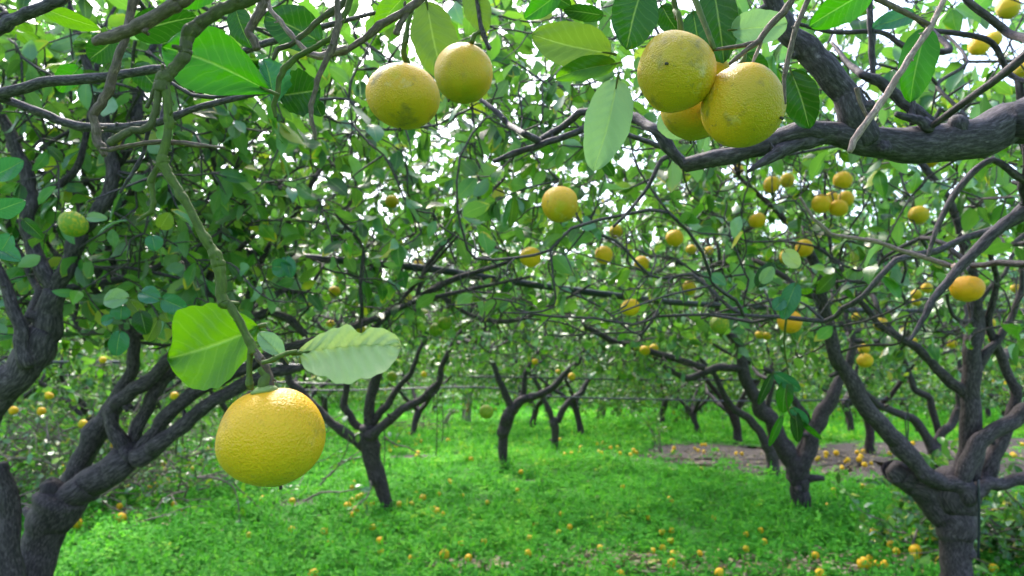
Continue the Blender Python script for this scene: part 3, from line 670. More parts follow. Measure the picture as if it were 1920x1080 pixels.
# the tree on the right whose thick limb crosses the top of the view
limb = J(X([(1.62, 1.04, 1.15), (1.30, 1.0, 1.60), (1.02, .97, 1.70)], [.062, .05, .042]),
         T(.95, (1925, 222, 82), (1850, 250, 80), (1775, 268, 72), (1700, 270, 66), (1620, 264, 56), (1560, 250, 47), (1505, 246, 44), (1450, 264, 40, .96), (1400, 283, 34, .97), (1340, 298, 30, .98), (1285, 310, 25, 1.0)))
R_over, st = build_tree('lemon tree past the right edge, its thick grey limb crossing the upper right', [
    (*X([(1.95, 1.1, -.05), (1.9, 1.08, .5), (1.62, 1.04, 1.15)], [.10, .085, .07]), 'trunk'),
    (*limb, 'limb', M_BARKN),
    (*T(1.0, (1285, 310, 24), (1262, 285, 22), (1228, 243, 20), (1190, 222, 18, 1.05), (1120, 209, 15, 1.1), (1088, 211, 13, 1.12), (1052, 240, 13, 1.15), (1012, 264, 14, 1.17), (985, 252, 12), (955, 234, 11, 1.2), (925, 205, 9, 1.22), (898, 184, 7, 1.25)), 'limb', M_BARKN),
    (*T(1.12, (1118, 232, 11), (1062, 255, 13), (1012, 272, 12), (962, 288, 11), (925, 303, 8)), 'limb', M_BARKN),
    (*T(.94, (1632, 262, 60), (1606, 215, 56), (1585, 170, 52), (1548, 128, 50), (1510, 92, 46), (1478, 62, 40), (1455, 20, 34), (1436, -40, 30)), 'limb', M_BARKN),
    (*T(.955, (1760, 250, 34), (1730, 222, 26), (1692, 190, 22), (1650, 155, 19), (1618, 141, 15), (1590, 118, 10, 1.0), (1560, 80, 6, 1.05)), 'limb', M_BARKN),
    (*T(.95, (1545, 256, 36), (1500, 268, 28), (1462, 284, 24), (1430, 304, 16), (1402, 322, 6)), 'limb', M_BARKN),
    (*T(.93, (1742, 240, 20), (1722, 226, 17), (1700, 220, 14), (1680, 213, 11)), 'limb', M_BARKN),
    (*T(.95, (1712, 232, 16), (1711, 212, 13), (1710, 190, 12)), 'limb', M_BARKN),
    (*T(.97, (1637, 146, 11), (1635, 100, 12), (1632, 50, 11), (1630, -30, 11)), 'limb', M_BARKN),
    (*J(T(.8, (1925, 100, 17)), T(.85, (1890, 62, 15), (1856, 34, 14), (1815, 2, 13), (1790, -40, 12))), 'limb'),
    (*T(1.1, (1910, 150, 10), (1860, 80, 11), (1790, 62, 10), (1745, 55, 9), (1700, 20, 6)), 'limb'),
    (*T(1.15, (1925, 330, 16), (1860, 300, 12), (1800, 350, 13), (1760, 420, 10), (1740, 480, 7)), 'limb'),
    (*T(1.05, (1780, 95, 12), (1700, 88, 11), (1650, 60, 9), (1560, 60, 8), (1480, 40, 7)), 'limb'),
    (*X([(1.62, 1.04, 1.15), (1.2, .8, 1.66), (.8, .68, 1.80), (.4, .64, 1.83), (.08, .66, 1.82)], [.05, .04, .032, .024, .016]), 'limb'),
    (*T(.60, (1800, -60, 12), (1770, 0, 10), (1746, 48, 10.5), (1715, 95, 11), (1688, 135, 11.5), (1664, 175, 12), (1646, 202, 13), (1622, 232, 13), (1602, 262, 12.5), (1592, 285, 9)), 'limb', M_PINK),
    (*T(.605, (1626, 218, 9), (1612, 190, 8), (1606, 165, 9)), 'limb', M_BROWN),
    (*T(.62, (1530, -60, 11), (1514, 0, 10), (1492, 55, 9.5), (1476, 115, 9), (1470, 150, 7), (1473, 195, 4)), 'limb', M_BROWN),
    (*T(.68, (1500, -50, 13), (1484, 0, 12), (1470, 22, 13), (1440, 52, 12), (1424, 76, 12), (1402, 92, 9), (1368, 120, 6)), 'limb', M_BROWN),
    (*T(.685, (1424, 76, 9), (1392, 86, 8), (1340, 93, 6)), 'limb', M_BROWN),
    (*T(.685, (1428, 78, 7), (1420, 98, 7), (1410, 120, 5)), 'limb', M_PINK),
    (*T(.74, (1280, -60, 11), (1264, 0, 11), (1270, 35, 10)), 'limb', M_GREENT),
    (*T(1.3, (1262, 285, 10), (1240, 300, 9), (1215, 350, 7), (1180, 395, 6), (1150, 425, 5)), 'limb'),
    (*T(1.2, (1925, 385, 24), (1860, 440, 20), (1800, 500, 17), (1750, 560, 13), (1730, 600, 10), (1705, 640, 6)), 'limb', M_BARKN),
    (*T(1.28, (1785, 500, 10), (1740, 485, 10), (1690, 470, 9), (1640, 452, 8), (1560, 440, 7), (1525, 410, 6), (1500, 370, 5)), 'limb', M_PINK),
], np.vstack([frust(560, 1.6, 3.4, 5, x0=850), frust(150, 1.6, 3.2, 6, x0=1000, y1=330), frust(1000, 2.4, 5.2, 7, x0=700, x1=1550, y0=60, y1=630), frust(300, 2.6, 5.0, 9, x0=980, x1=1420, y0=220, y1=470), dome(1.9, 1.3, 1.9, 1.9, 1.6, 3.0, 260, 8)]),
    seed=3, rmax=.011, cull=True, near=1.6, leaf_n=.72, leaf_len=(.055, .095), bare=.4, fruits=fr_between(2.75, 3.3) + fr_between(0, 1.0))

# the tree whose twigs reach over the camera from the left
L_over, st = build_tree('lemon tree past the left edge, its sharp green and brown twigs hanging over the view', [
    (*X([(-1.75, .75, -.05), (-1.7, .75, .6), (-1.55, .75, 1.1)], [.09, .08, .065]), 'trunk'),
    (*X([(-1.55, .75, 1.1), (-1.15, .72, 1.58), (-.7, .62, 1.78), (-.3, .58, 1.80), (.02, .60, 1.78), (.25, .66, 1.80)], [.05, .04, .03, .022, .016, .012]), 'limb'),
    (*J(X([(-1.2, .8, 1.5)], [.02]), T(.92, (-60, 188, 22), (0, 176, 21), (45, 165, 20), (85, 153, 20), (150, 149, 19), (215, 142, 17), (290, 130, 16), (350, 130, 13), (430, 110, 12), (470, 90, 13), (530, 72, 13), (600, 52, 12), (650, 38, 9), (720, 20, 6))), 'limb', M_TWIG),
    (*J(X([(-1.2, .85, 1.42)], [.016]), T(.97, (-60, 175, 15), (10, 185, 16), (45, 200, 16), (80, 213, 17), (115, 228, 16), (160, 238, 16), (225, 241, 16), (300, 228, 14), (360, 205, 12), (430, 187, 11), (500, 172, 9), (560, 150, 6, 1.05))), 'limb', M_TWIG),
    (*T(1.0, (318, 155, 7), (360, 178, 7), (400, 183, 7), (450, 172, 6), (480, 160, 4)), 'limb', M_TWIG),
    (*T(.55, (190, -90, 22), (115, 0, 21), (62, 20, 22), (30, 35, 23), (0, 52, 24), (-50, 78, 24)), 'limb', M_TWIG),
    (*T(.48, (420, -80, 26), (346, 0, 25), (318, 15, 26), (272, 42, 23), (238, 58, 22), (215, 68, 24), (190, 74, 20), (176, 78, 15)), 'limb', M_BROWN),
    (*T(.52, (262, -60, 18), (250, 0, 17), (243, 30, 15), (238, 62, 14), (226, 95, 15), (212, 138, 16), (206, 165, 18), (190, 195, 16), (174, 215, 16), (180, 240, 14), (181, 262, 16), (190, 276, 18), (196, 292, 10)), 'limb', M_BROWN),
    (*T(.505, (190, 280, 10), (205, 281, 7), (240, 274, 8), (275, 268, 9), (310, 266, 9.5), (345, 268, 9), (374, 273, 10), (392, 274, 5), (422, 277, 4)), 'limb', M_BROWN),
    (*T(.50, (560, -110, 26), (500, -30, 24), (475, -4, 22), (440, 8, 22), (405, 25, 22), (378, 42, 22), (358, 56, 27), (352, 70, 24), (348, 92, 22), (345, 108, 25), (330, 125, 21), (318, 138, 21), (304, 148, 25), (303, 168, 27)), 'branch', M_MOSSY),
    (*T(.50, (308, 160, 18), (314, 185, 15), (316, 215, 15), (317, 235, 15), (313, 262, 16), (305, 290, 17), (304, 305, 19), (314, 325, 16), (330, 350, 15), (340, 368, 18), (352, 385, 15), (372, 425, 16), (392, 460, 18), (405, 478, 21), (410, 495, 26), (414, 515, 19), (414, 550, 20), (420, 568, 23), (430, 572, 17), (445, 595, 14), (460, 625, 14), (470, 645, 15), (476, 660, 18)), 'branch', M_GREENT),
    (*T(.50, (472, 650, 12), (484, 668, 14), (492, 678, 15), (500, 690, 13), (504, 705, 13), (507, 724, 16)), 'branch', M_BROWN),
    (*T(.503, (470, 655, 10), (468, 680, 11), (467, 705, 11), (468, 722, 15), (470, 730, 9)), 'branch', M_GREENT),
    (*T(.50, (300, 160, 14), (296, 185, 13), (291, 210, 13), (282, 235, 14), (265, 245, 14), (248, 243, 13), (232, 252, 15), (215, 262, 16), (205, 268, 14)), 'branch', M_MOSSY),
    (*T(.50, (294, 150, 8), (287, 172, 7), (280, 192, 7), (275, 202, 7)), 'branch', M_MOSSY),
    (*T(.51, (280, 240, 9), (274, 262, 7), (270, 285, 7), (258, 310, 8), (245, 330, 7), (232, 350, 5), (225, 362, 4)), 'branch', M_TWIG),
    (*T(.51, (300, 305, 10), (290, 325, 11), (282, 340, 14), (286, 358, 8), (288, 380, 9), (284, 398, 9), (272, 404, 6), (258, 414, 7)), 'branch', M_GREENT),
    (*T(.482, (492, 680, 9), (508, 676, 9), (525, 668, 9), (540, 662, 9), (556, 659, 8)), 'branch', M_GREENT),
    (*T(.56, (520, -60, 18), (494, 0, 18), (488, 20, 17), (474, 45, 16), (466, 60, 14), (476, 75, 15), (482, 92, 14)), 'limb', M_BROWN),
    (*T(.60, (700, -60, 14), (640, 10, 13), (622, 22, 14), (605, 32, 12), (575, 60, 10), (545, 84, 10), (520, 92, 9), (512, 112, 7)), 'limb', M_MOSSY),
    (*T(.58, (672, -50, 12), (650, 20, 12), (640, 40, 12), (620, 72, 11), (585, 92, 10), (555, 108, 11), (532, 130, 13), (524, 150, 10), (520, 175, 9), (512, 200, 7), (517, 220, 6)), 'limb', M_GREENT),
    (*T(.56, (640, -60, 12), (632, 0, 11), (635, 45, 12), (625, 85, 13), (608, 120, 11), (597, 145, 11), (592, 168, 8), (583, 198, 10), (584, 225, 8), (590, 248, 7), (592, 262, 5)), 'limb', M_BROWN),
    (*T(.60, (495, -50, 10), (505, 15, 9), (535, 52, 9), (560, 82, 10), (578, 100, 10), (600, 106, 14), (625, 98, 12), (650, 88, 9)), 'limb', M_PINK),
    (*T(.62, (850, -60, 16), (786, 0, 15), (765, 18, 15), (735, 35, 14), (710, 48, 17), (690, 68, 13), (665, 85, 12), (645, 98, 10), (600, 106, 10)), 'limb', M_BROWN),
    (*T(.62, (768, 14, 10), (758, 34, 10), (748, 50, 12), (742, 64, 11)), 'limb', M_BROWN),
    (*T(.74, (800, -50, 9), (775, 10, 8), (764, 50, 8), (762, 80, 8)), 'limb', M_GREENT),
    (*T(.86, (890, -60, 9), (895, 5, 8), (902, 50, 9), (912, 80, 8), (918, 92, 9)), 'limb', M_TWIG),
    (*T(.86, (904, 56, 8), (890, 66, 8), (884, 78, 8)), 'limb', M_GREENT),
], np.vstack([frust(1200, 1.9, 4.4, 15, x1=1000, y1=640), frust(260, 1.6, 3.0, 16, x0=250, x1=1300, y1=260), dome(-1.9, 1.0, 1.9, 1.9, 1.7, 3.0, 240, 18)]),
    seed=4, rmax=.010, cull=True, near=1.7, leaf_n=.66, leaf_len=(.055, .095), bare=.4, sides=6, fruits=fr_between(3.5, 3.6))

# forked tree at the left edge
build_tree('lemon tree cut by the left edge, its thick limb forking into a wide Y', [
    (*J(X([(-2.5, 2.0, -.05), (-2.4, 2.0, .35), (-2.15, 2.0, .7)], [.10, .09, .08]), T(2.1, (-60, 800, 72), (0, 735, 69), (40, 692, 62), (70, 655, 60), (80, 620, 52), (88, 585, 44), (104, 548, 42))), 'trunk'),
    (*T(2.1, (104, 548, 30), (88, 515, 30), (62, 470, 27), (50, 430, 25), (56, 380, 26), (48, 320, 24), (20, 250, 20), (-10, 190, 16)), 'limb'),
    (*T(2.1, (104, 548, 32), (128, 505, 29), (140, 460, 30), (150, 430, 32), (178, 405, 25), (200, 370, 26), (212, 320, 24), (200, 250, 22), (180, 170, 18), (150, 80, 14), (130, 10, 10)), 'limb'),
    (*T(2.05, (48, 680, 25), (38, 620, 24), (20, 560, 20), (5, 520, 20), (-20, 480, 16)), 'limb'),
    (*T(2.15, (210, 320, 20), (235, 280, 22), (255, 220, 20), (262, 150, 16), (290, 80, 12)), 'limb'),
    (*T(2.2, (52, 400, 14), (80, 370, 16), (115, 345, 15), (150, 300, 12)), 'limb'),
], np.vstack([frust(330, 2.0, 4.0, 25, x1=480, y1=560), dome(-2.6, 2.6, 1.7, 1.7, 1.6, 3.1, 420, 28)]), seed=5, ext=3, rmax=.016, cull=True, near=1.8, leaf_n=.85, bare=.2, fruits=[f for f, d in FR if 1.5 < d < 1.8])

# big old tree at lower left
build_tree('old lemon tree at lower left with a torn stump where its trunk forks', [
    (*J(X([P(35, 1300, 2.8) * [1, 1, 0] + [0, 0, -.05]], [.16]), T(2.8, (45, 1180, 92), (58, 1085, 75), (72, 1025, 67), (92, 975, 72), (115, 935, 86))), 'trunk'),
    (*T(2.8, (112, 940, 66), (150, 920, 55), (190, 895, 55), (228, 868, 59), (252, 848, 50)), 'limb'),
    (*T(2.8, (235, 870, 34), (226, 838, 30), (212, 800, 25), (207, 775, 27), (222, 752, 27), (250, 732, 28), (285, 712, 25), (320, 670, 22), (360, 640, 22), (380, 600, 18)), 'limb'),
    (*T(2.85, (250, 858, 27), (252, 820, 23), (268, 780, 23), (285, 745, 26), (305, 715, 20), (330, 690, 18)), 'limb'),
    (*T(2.8, (255, 852, 31), (290, 808, 27), (330, 765, 26), (370, 735, 25), (420, 708, 26), (460, 690, 24), (520, 660, 20), (580, 640, 16)), 'limb'),
    (*T(3.0, (575, 642, 15, 2.85), (640, 621, 14), (690, 600, 14), (745, 576, 14), (800, 550, 14), (845, 526, 12), (900, 508, 9), (945, 494, 8), (972, 480, 6)), 'branch'),
    (*T(3.05, (815, 545, 9), (845, 566, 8), (880, 590, 8), (935, 603, 9), (985, 596, 8), (1030, 574, 7), (1075, 553, 6), (1105, 535, 5)), 'branch'),
    (*T(2.9, (440, 700, 22), (452, 640, 18), (475, 598, 17), (505, 583, 16), (545, 600, 15), (572, 628, 14)), 'branch'),
    (*T(3.0, (780, 560, 8), (800, 500, 8), (850, 440, 7), (900, 380, 6), (950, 330, 5)), 'branch'),
    (*T(3.1, (462, 590, 12), (470, 540, 12), (500, 470, 11), (540, 420, 10), (570, 370, 9), (600, 320, 7)), 'branch'),
    (*T(2.75, (262, 858, 37), (300, 830, 31), (345, 795, 27), (385, 762, 25), (425, 738, 25), (465, 715, 26), (510, 700, 20), (560, 690, 14)), 'limb'),
    (*T(2.95, (118, 930, 39), (150, 870, 37), (178, 815, 44), (205, 770, 36), (228, 735, 27), (250, 690, 22), (250, 640, 24), (220, 580, 22), (190, 520, 20), (170, 460, 16)), 'limb'),
    (*T(2.8, (105, 945, 47), (100, 915, 42), (88, 902, 23)), 'stump', M_BARK),
    (*T(2.6, (30, 1200, 47), (22, 1080, 44), (18, 1000, 39), (14, 935, 34), (6, 890, 28), (2, 870, 22)), 'limb'),
    (*T(3.0, (250, 640, 20), (240, 600, 22), (212, 560, 20), (205, 500, 22), (210, 450, 20), (225, 400, 16)), 'limb'),
], np.vstack([frust(1250, 2.4, 5.0, 35, x1=760, y1=660, y0=40), dome(-2.1, 3.4, 1.9, 1.8, 1.5, 3.0, 430, 38)]), seed=6, ext=4, rmax=.017, cull=True, near=1.9, leaf_n=.7, bare=.4, alpha=.2, fruits=fr_between(3.6, 3.85)[:2])

# centre tree
build_tree('leaning lemon tree in the centre-left grass, ringed by a graft notch', [
    (*J(X([P(728, 962, 6.35) * [1, 1, 0] + [0, 0, -.05]], [.082]), T(6.3, (724, 940, 25), (714, 900, 27), (708, 897, 33), (698, 860, 36), (690, 825, 38), (690, 800, 32))), 'trunk'),
    (*T(6.3, (690, 808, 21), (694, 765, 20), (700, 725, 19), (715, 685, 15), (722, 640, 12), (700, 590, 10)), 'limb'),
    (*T(6.2, (698, 818, 21), (722, 795, 17), (755, 768, 16), (795, 745, 15), (822, 718, 14), (828, 690, 11), (850, 640, 9), (880, 600, 6)), 'limb'),
    (*T(6.3, (700, 790, 15), (725, 760, 14), (745, 728, 12), (770, 700, 10), (790, 650, 7)), 'limb'),
    (*T(6.3, (684, 835, 21), (655, 818, 19), (625, 795, 17), (600, 770, 16), (575, 745, 15), (545, 715, 14), (530, 670, 11), (500, 620, 9)), 'limb'),
    (*T(6.4, (684, 815, 16), (662, 790, 15), (645, 760, 14), (650, 720, 11), (640, 670, 9)), 'limb'),
], dome(-1.15, 6.3, 2.3, 2.2, 1.2, 3.8, 1900, 45, .12), seed=7, ext=4, cull=True, near=3.5, leaf_n=.8, tip_r=.0028, hi=True, sides=5, bare=.1, fruits=fr_between(4.5, 5.0) + fr_between(3.15, 3.3)[-1:])

# right tree
build_tree('large lemon tree at lower right with a sawn-off stump beside its fork', [
    (*J(X([P(1790, 1150, 3.5) * [1, 1, 0] + [0, 0, -.05]], [.095]), T(3.5, (1790, 1080, 58), (1789, 1010, 56), (1787, 975, 66), (1786, 940, 84), (1795, 905, 78))), 'trunk'),
    (*T(3.5, (1775, 960, 62), (1742, 928, 56), (1712, 905, 52), (1685, 885, 50), (1672, 876, 38)), 'limb'),
    (*T(3.4, (1818, 935, 39), (1800, 912, 30), (1768, 906, 26), (1735, 890, 30), (1715, 862, 30), (1692, 842, 39), (1668, 815, 33), (1638, 785, 32), (1610, 745, 30), (1590, 705, 28), (1565, 665, 26), (1552, 610, 23), (1538, 560, 22), (1530, 500, 18), (1500, 440, 14), (1450, 390, 10)), 'limb'),
    (*T(3.5, (1808, 930, 48), (1812, 875, 42), (1822, 820, 39), (1822, 770, 35), (1816, 720, 33), (1826, 660, 32), (1830, 600, 26), (1828, 540, 23), (1812, 480, 22), (1800, 420, 18), (1770, 360, 14)), 'limb'),
    (*T(3.4, (1815, 868, 33), (1835, 830, 30), (1865, 808, 28), (1905, 785, 28), (1945, 755, 25), (1990, 700, 21)), 'limb'),
    (*T(3.4, (1825, 925, 26), (1850, 908, 25), (1885, 905, 23), (1920, 895, 23), (1960, 880, 21), (2010, 820, 20)), 'limb'),
    (*T(3.55, (1822, 925, 42), (1850, 895, 35), (1862, 850, 26), (1890, 800, 20), (1905, 740, 18), (1880, 680, 16)), 'limb'),
    (*T(3.5, (1818, 740, 22), (1780, 715, 20), (1755, 690, 18), (1730, 660, 17), (1700, 640, 15), (1650, 610, 12), (1610, 560, 10)), 'limb'),
    (*T(3.5, (1826, 700, 22), (1845, 665, 18), (1868, 640, 15), (1895, 600, 12), (1915, 540, 10)), 'limb'),
], np.vstack([frust(750, 2.7, 4.8, 55, x0=1250, y0=120, y1=700), dome(2.4, 3.9, 2.0, 1.9, 1.5, 3.3, 620, 58)]), seed=8, ext=4, rmax=.017, cull=True, near=2.3, leaf_n=.75, bare=.45, alpha=.2, fruits=fr_between(2.0, 2.75) + fr_between(3.55, 4.5))

# tree with the ringed graft, centre right
build_tree('lemon tree in the right-hand grass with a bulging graft ring low on its trunk', [
    (*J(X([P(1502, 958, 6.4) * [1, 1, 0] + [0, 0, -.05]], [.09]), T(6.4, (1502, 950, 38), (1501, 930, 34), (1499, 903, 32), (1498, 897, 43), (1496, 880, 44), (1492, 860, 42))), 'trunk'),
    (*T(6.4, (1492, 878, 36), (1472, 845, 34), (1452, 805, 30), (1432, 768, 28), (1412, 735, 26), (1395, 700, 22), (1385, 650, 18), (1350, 600, 14)), 'limb'),
    (*T(6.35, (1505, 878, 30), (1516, 845, 28), (1528, 805, 28), (1545, 770, 28), (1562, 738, 22), (1590, 690, 16), (1600, 640, 12)), 'limb'),
    (*T(6.45, (1500, 860, 22), (1512, 820, 20), (1510, 780, 16), (1480, 740, 12), (1450, 700, 10)), 'limb'),
    (*T(5.6, (1320, 690, 12), (1250, 668, 13), (1200, 652, 13), (1150, 640, 12), (1105, 615, 11), (1065, 590, 9), (1040, 560, 6)), 'branch'),
    (*T(6.4, (1390, 690, 16), (1340, 690, 14), (1290, 710, 12), (1250, 690, 9), (1215, 660, 6)), 'limb'),
], dome(2.7, 6.5, 2.2, 2.1, 1.25, 3.8, 1750, 65, .12), seed=9, ext=4, cull=True, near=3.5, leaf_n=.8, tip_r=.0028, hi=True, sides=5, bare=.15, fruits=fr_between(4.9, 7)[2:])

# slender leaning tree, middle
build_tree('slender lemon tree in the middle whose trunk leans right above a graft ring', [
    (*J(X([P(945, 884, 9.2) * [1, 1, 0] + [0, 0, -.05]], [.075]), T(9.2, (945, 860, 17), (944, 817, 18), (943, 812, 24), (950, 785, 24), (962, 765, 22))), 'trunk'),
    (*T(9.2, (958, 772, 20), (975, 752, 18), (1005, 742, 15), (1035, 728, 13), (1060, 700, 10), (1090, 670, 8)), 'limb'),
    (*T(9.2, (960, 768, 16), (948, 740, 13), (935, 712, 11), (925, 680, 9)), 'limb'),
    (*T(9.25, (968, 762, 13), (982, 735, 11), (985, 700, 9), (1000, 670, 7)), 'limb'),
], dome(.0, 9.1, 2.3, 2.2, 1.2, 3.9, 1400, 75, .12), seed=10, ext=4, cull=True, near=5, hi=False, sides=5, fruits=fr_between(7.0, 99)[-3:])
build_tree('far lemon tree with a clean Y-shaped trunk right of the slender leaning one', [
    (*J(X([P(1040, 842, 12.1) * [1, 1, 0] + [0, 0, -.05]], [.075]), T(12.1, (1040, 830, 14), (1040, 800, 15), (1040, 792, 19), (1043, 785, 16))), 'trunk'),
    (*T(12.1, (1038, 792, 12), (1030, 770, 11), (1018, 745, 10), (1005, 715, 8)), 'limb'),
    (*T(12.1, (1046, 790, 12), (1055, 768, 12), (1070, 750, 11), (1092, 735, 9), (1110, 700, 7)), 'limb'),
], dome(.85, 12, 2.2, 2.2, 1.2, 3.9, 1100, 85, .12), seed=11, ext=4, cull=True, near=5, hi=False, sides=4)
build_tree('grey lemon tree just behind the ringed-graft tree, leaning up to the left', [
    (*J(X([P(1452, 884, 8.6) * [1, 1, 0] + [0, 0, -.05]], [.085]), T(8.6, (1450, 865, 24), (1444, 845, 24), (1436, 830, 22))), 'trunk'),
    (*T(8.6, (1440, 838, 18), (1424, 810, 16), (1405, 785, 15), (1375, 765, 13), (1355, 735, 11), (1340, 700, 9)), 'limb'),
    (*T(8.6, (1444, 835, 14), (1450, 800, 12), (1440, 760, 10), (1450, 710, 8)), 'limb'),
], dome(3.0, 8.8, 2.1, 2.1, 1.3, 3.9, 1000, 95, .12), seed=12, ext=4, cull=True, near=5, hi=False, sides=4)
build_tree('mid-distance lemon tree seen through the big right tree, forking on bare soil', [
    (*J(X([P(1762, 892, 8.2) * [1, 1, 0] + [0, 0, -.05]], [.075]), T(8.2, (1757, 875, 24), (1752, 850, 24), (1750, 838, 26))), 'trunk'),
    (*T(8.2, (1748, 842, 18), (1735, 812, 17), (1712, 786, 16), (1680, 772, 15), (1650, 762, 13), (1620, 735, 10)), 'limb'),
    (*T(8.2, (1754, 838, 18), (1764, 815, 16), (1785, 795, 15), (1800, 760, 13), (1795, 720, 10)), 'limb'),
    (*T(8.3, (1762, 820, 13), (1752, 780, 13), (1742, 745, 13), (1715, 730, 12), (1700, 690, 9)), 'limb'),
], dome(5.1, 8.4, 2.1, 2.1, 1.3, 3.9, 1000, 105, .12), seed=13, ext=4, cull=True, near=5, hi=False, sides=4)

# ------------------------------------------------------------ orchard rows: copies of four grown trees
def proto(label, seed, lean, fork, z0=.95):
    r = np.random.default_rng(seed); x = lean[0]; z1 = fork
    tr = [(*X([(0, 0, -.05), (x * .3, lean[1] * .3, z1 * .5), (x, lean[1], z1)], [.085, .07, .085]), 'trunk')]
    a0 = r.uniform(0, 6.28); k = 3 if seed % 2 else 4
    for i in range(k):
        a = a0 + i * 6.28 / k + r.uniform(-.4, .4); pts = [(x, lean[1], z1 - .03)]; q = np.array(pts[0]); dz = r.uniform(.3, .5)
        for s_ in range(5):
            a += r.uniform(-.4, .4); q = q + np.array([math.cos(a) * .26, math.sin(a) * .26, dz * .62 + r.uniform(-.06, .08)]); pts.append(tuple(q)); dz *= .82
        tr.append((*X(pts, [.055, .045, .038, .03, .023, .014]), 'limb'))
    return build_tree(label, tr, dome(x, lean[1], 2.15, 2.15, z0, 3.9, 1250, seed, .42 if z0 > .9 else .2), seed=seed, ext=2, hi=False, sides=4, leaf_n=1.1, leaf_len=(.07, .12), group='lemon trees in the far orchard rows', bare=.25, tip_r=.0032)[0]
FARL = 'lemon tree standing in the blurred rows farther off, beyond the near trunks'
protos = [proto(FARL, 201, (.12, .05), .62), proto(FARL, 202, (-.15, .1), .55), proto(FARL, 203, (.05, -.12), .75, .35), proto(FARL, 204, (-.06, -.06), .5, .35)]
def copy_tree(root, x, y, rz, sc, label=None):
    c = root.copy(); COL.objects.link(c); c.location = (x, y, 0); c.rotation_euler = (0, 0, rz); c.scale = (sc,) * 3
    if label: c['label'] = label
    for ch in root.children:
        d = ch.copy(); COL.objects.link(d); d.parent = c
    return c
spots = []
def spot_px(px, py): g = G(px, py); return (g[0], g[1])
for q in [(1090, 818), (775, 817), (870, 792), (1130, 787), (1590, 796), (1385, 833), (610, 800), (1185, 775), (410, 850), (1700, 790), (520, 790)]: spots.append(spot_px(*q))
r_ = np.random.default_rng(77)
fixed = [(-1.15, 6.3), (0, 9.1), (.85, 12), (2.75, 6.5), (3, 8.8), (5.1, 8.3), (2.4, 3.6), (-2.1, 3)] + spots
for iy in range(13):
    y = 5.2 + iy * 3.3
    for ix in range(-9, 10):
        x = ix * 3.3 + (iy % 2) * 1.4 + r_.uniform(-.7, .7); yy = y + r_.uniform(-.8, .8)
        if abs(x) > yy * .80 + 2.2: continue
        if yy > 14 and -1.0 < x / yy * FPX / 100 < 2.5 and yy < 30 and r_.random() < .45: continue
        if min(math.hypot(x - a, yy - b) for a, b in fixed) < 2.3: continue
        if yy < 9 and abs(x) < 1.5: continue
        fixed.append((x, yy)); spots.append((x, yy))
first = [True] * 4
for i, (x, y) in enumerate(spots):
    k = i % 2 + (2 if y > 15.5 or (abs(x) > 6 and y > 12) else 0); rz = r_.uniform(0, 6.28); sc = r_.uniform(.95, 1.15)
    if first[k]:
        first[k] = False; o = protos[k]; o.location = (x, y, 0); o.rotation_euler = (0, 0, rz)
    else: o = copy_tree(protos[k], x, y, rz, sc)

# a far wood closing the view behind the rows
def far_wood():
    r = np.random.default_rng(5); n = 62000; x = r.uniform(-50, 50, n); y = 46.5 + r.uniform(0, 5, n) + 2 * np.sin(x * .3); top = 9.5 + .8 * np.sin(x * .5) + .7 * np.sin(x * 1.3 + 1)
    z = r.uniform(0.1, 1, n) * top; D = unit(r.normal(0, 1, (n, 3))); Nn = unit(r.normal(0, .6, (n, 3)) + [0, -.4, .7]); ln = r.uniform(.2, .36, n)
    V, F, A = leaf_cloud(np.stack([x, y, z], -1), D, Nn, ln, ln * .6, False); return make_mesh('far_wood', V, F, M_LEAF, {'lf': A})
tag(obj('far_wood', far_wood()), 'blurred green mass of trees closing the orchard behind the last row', 'wood', kind='stuff')

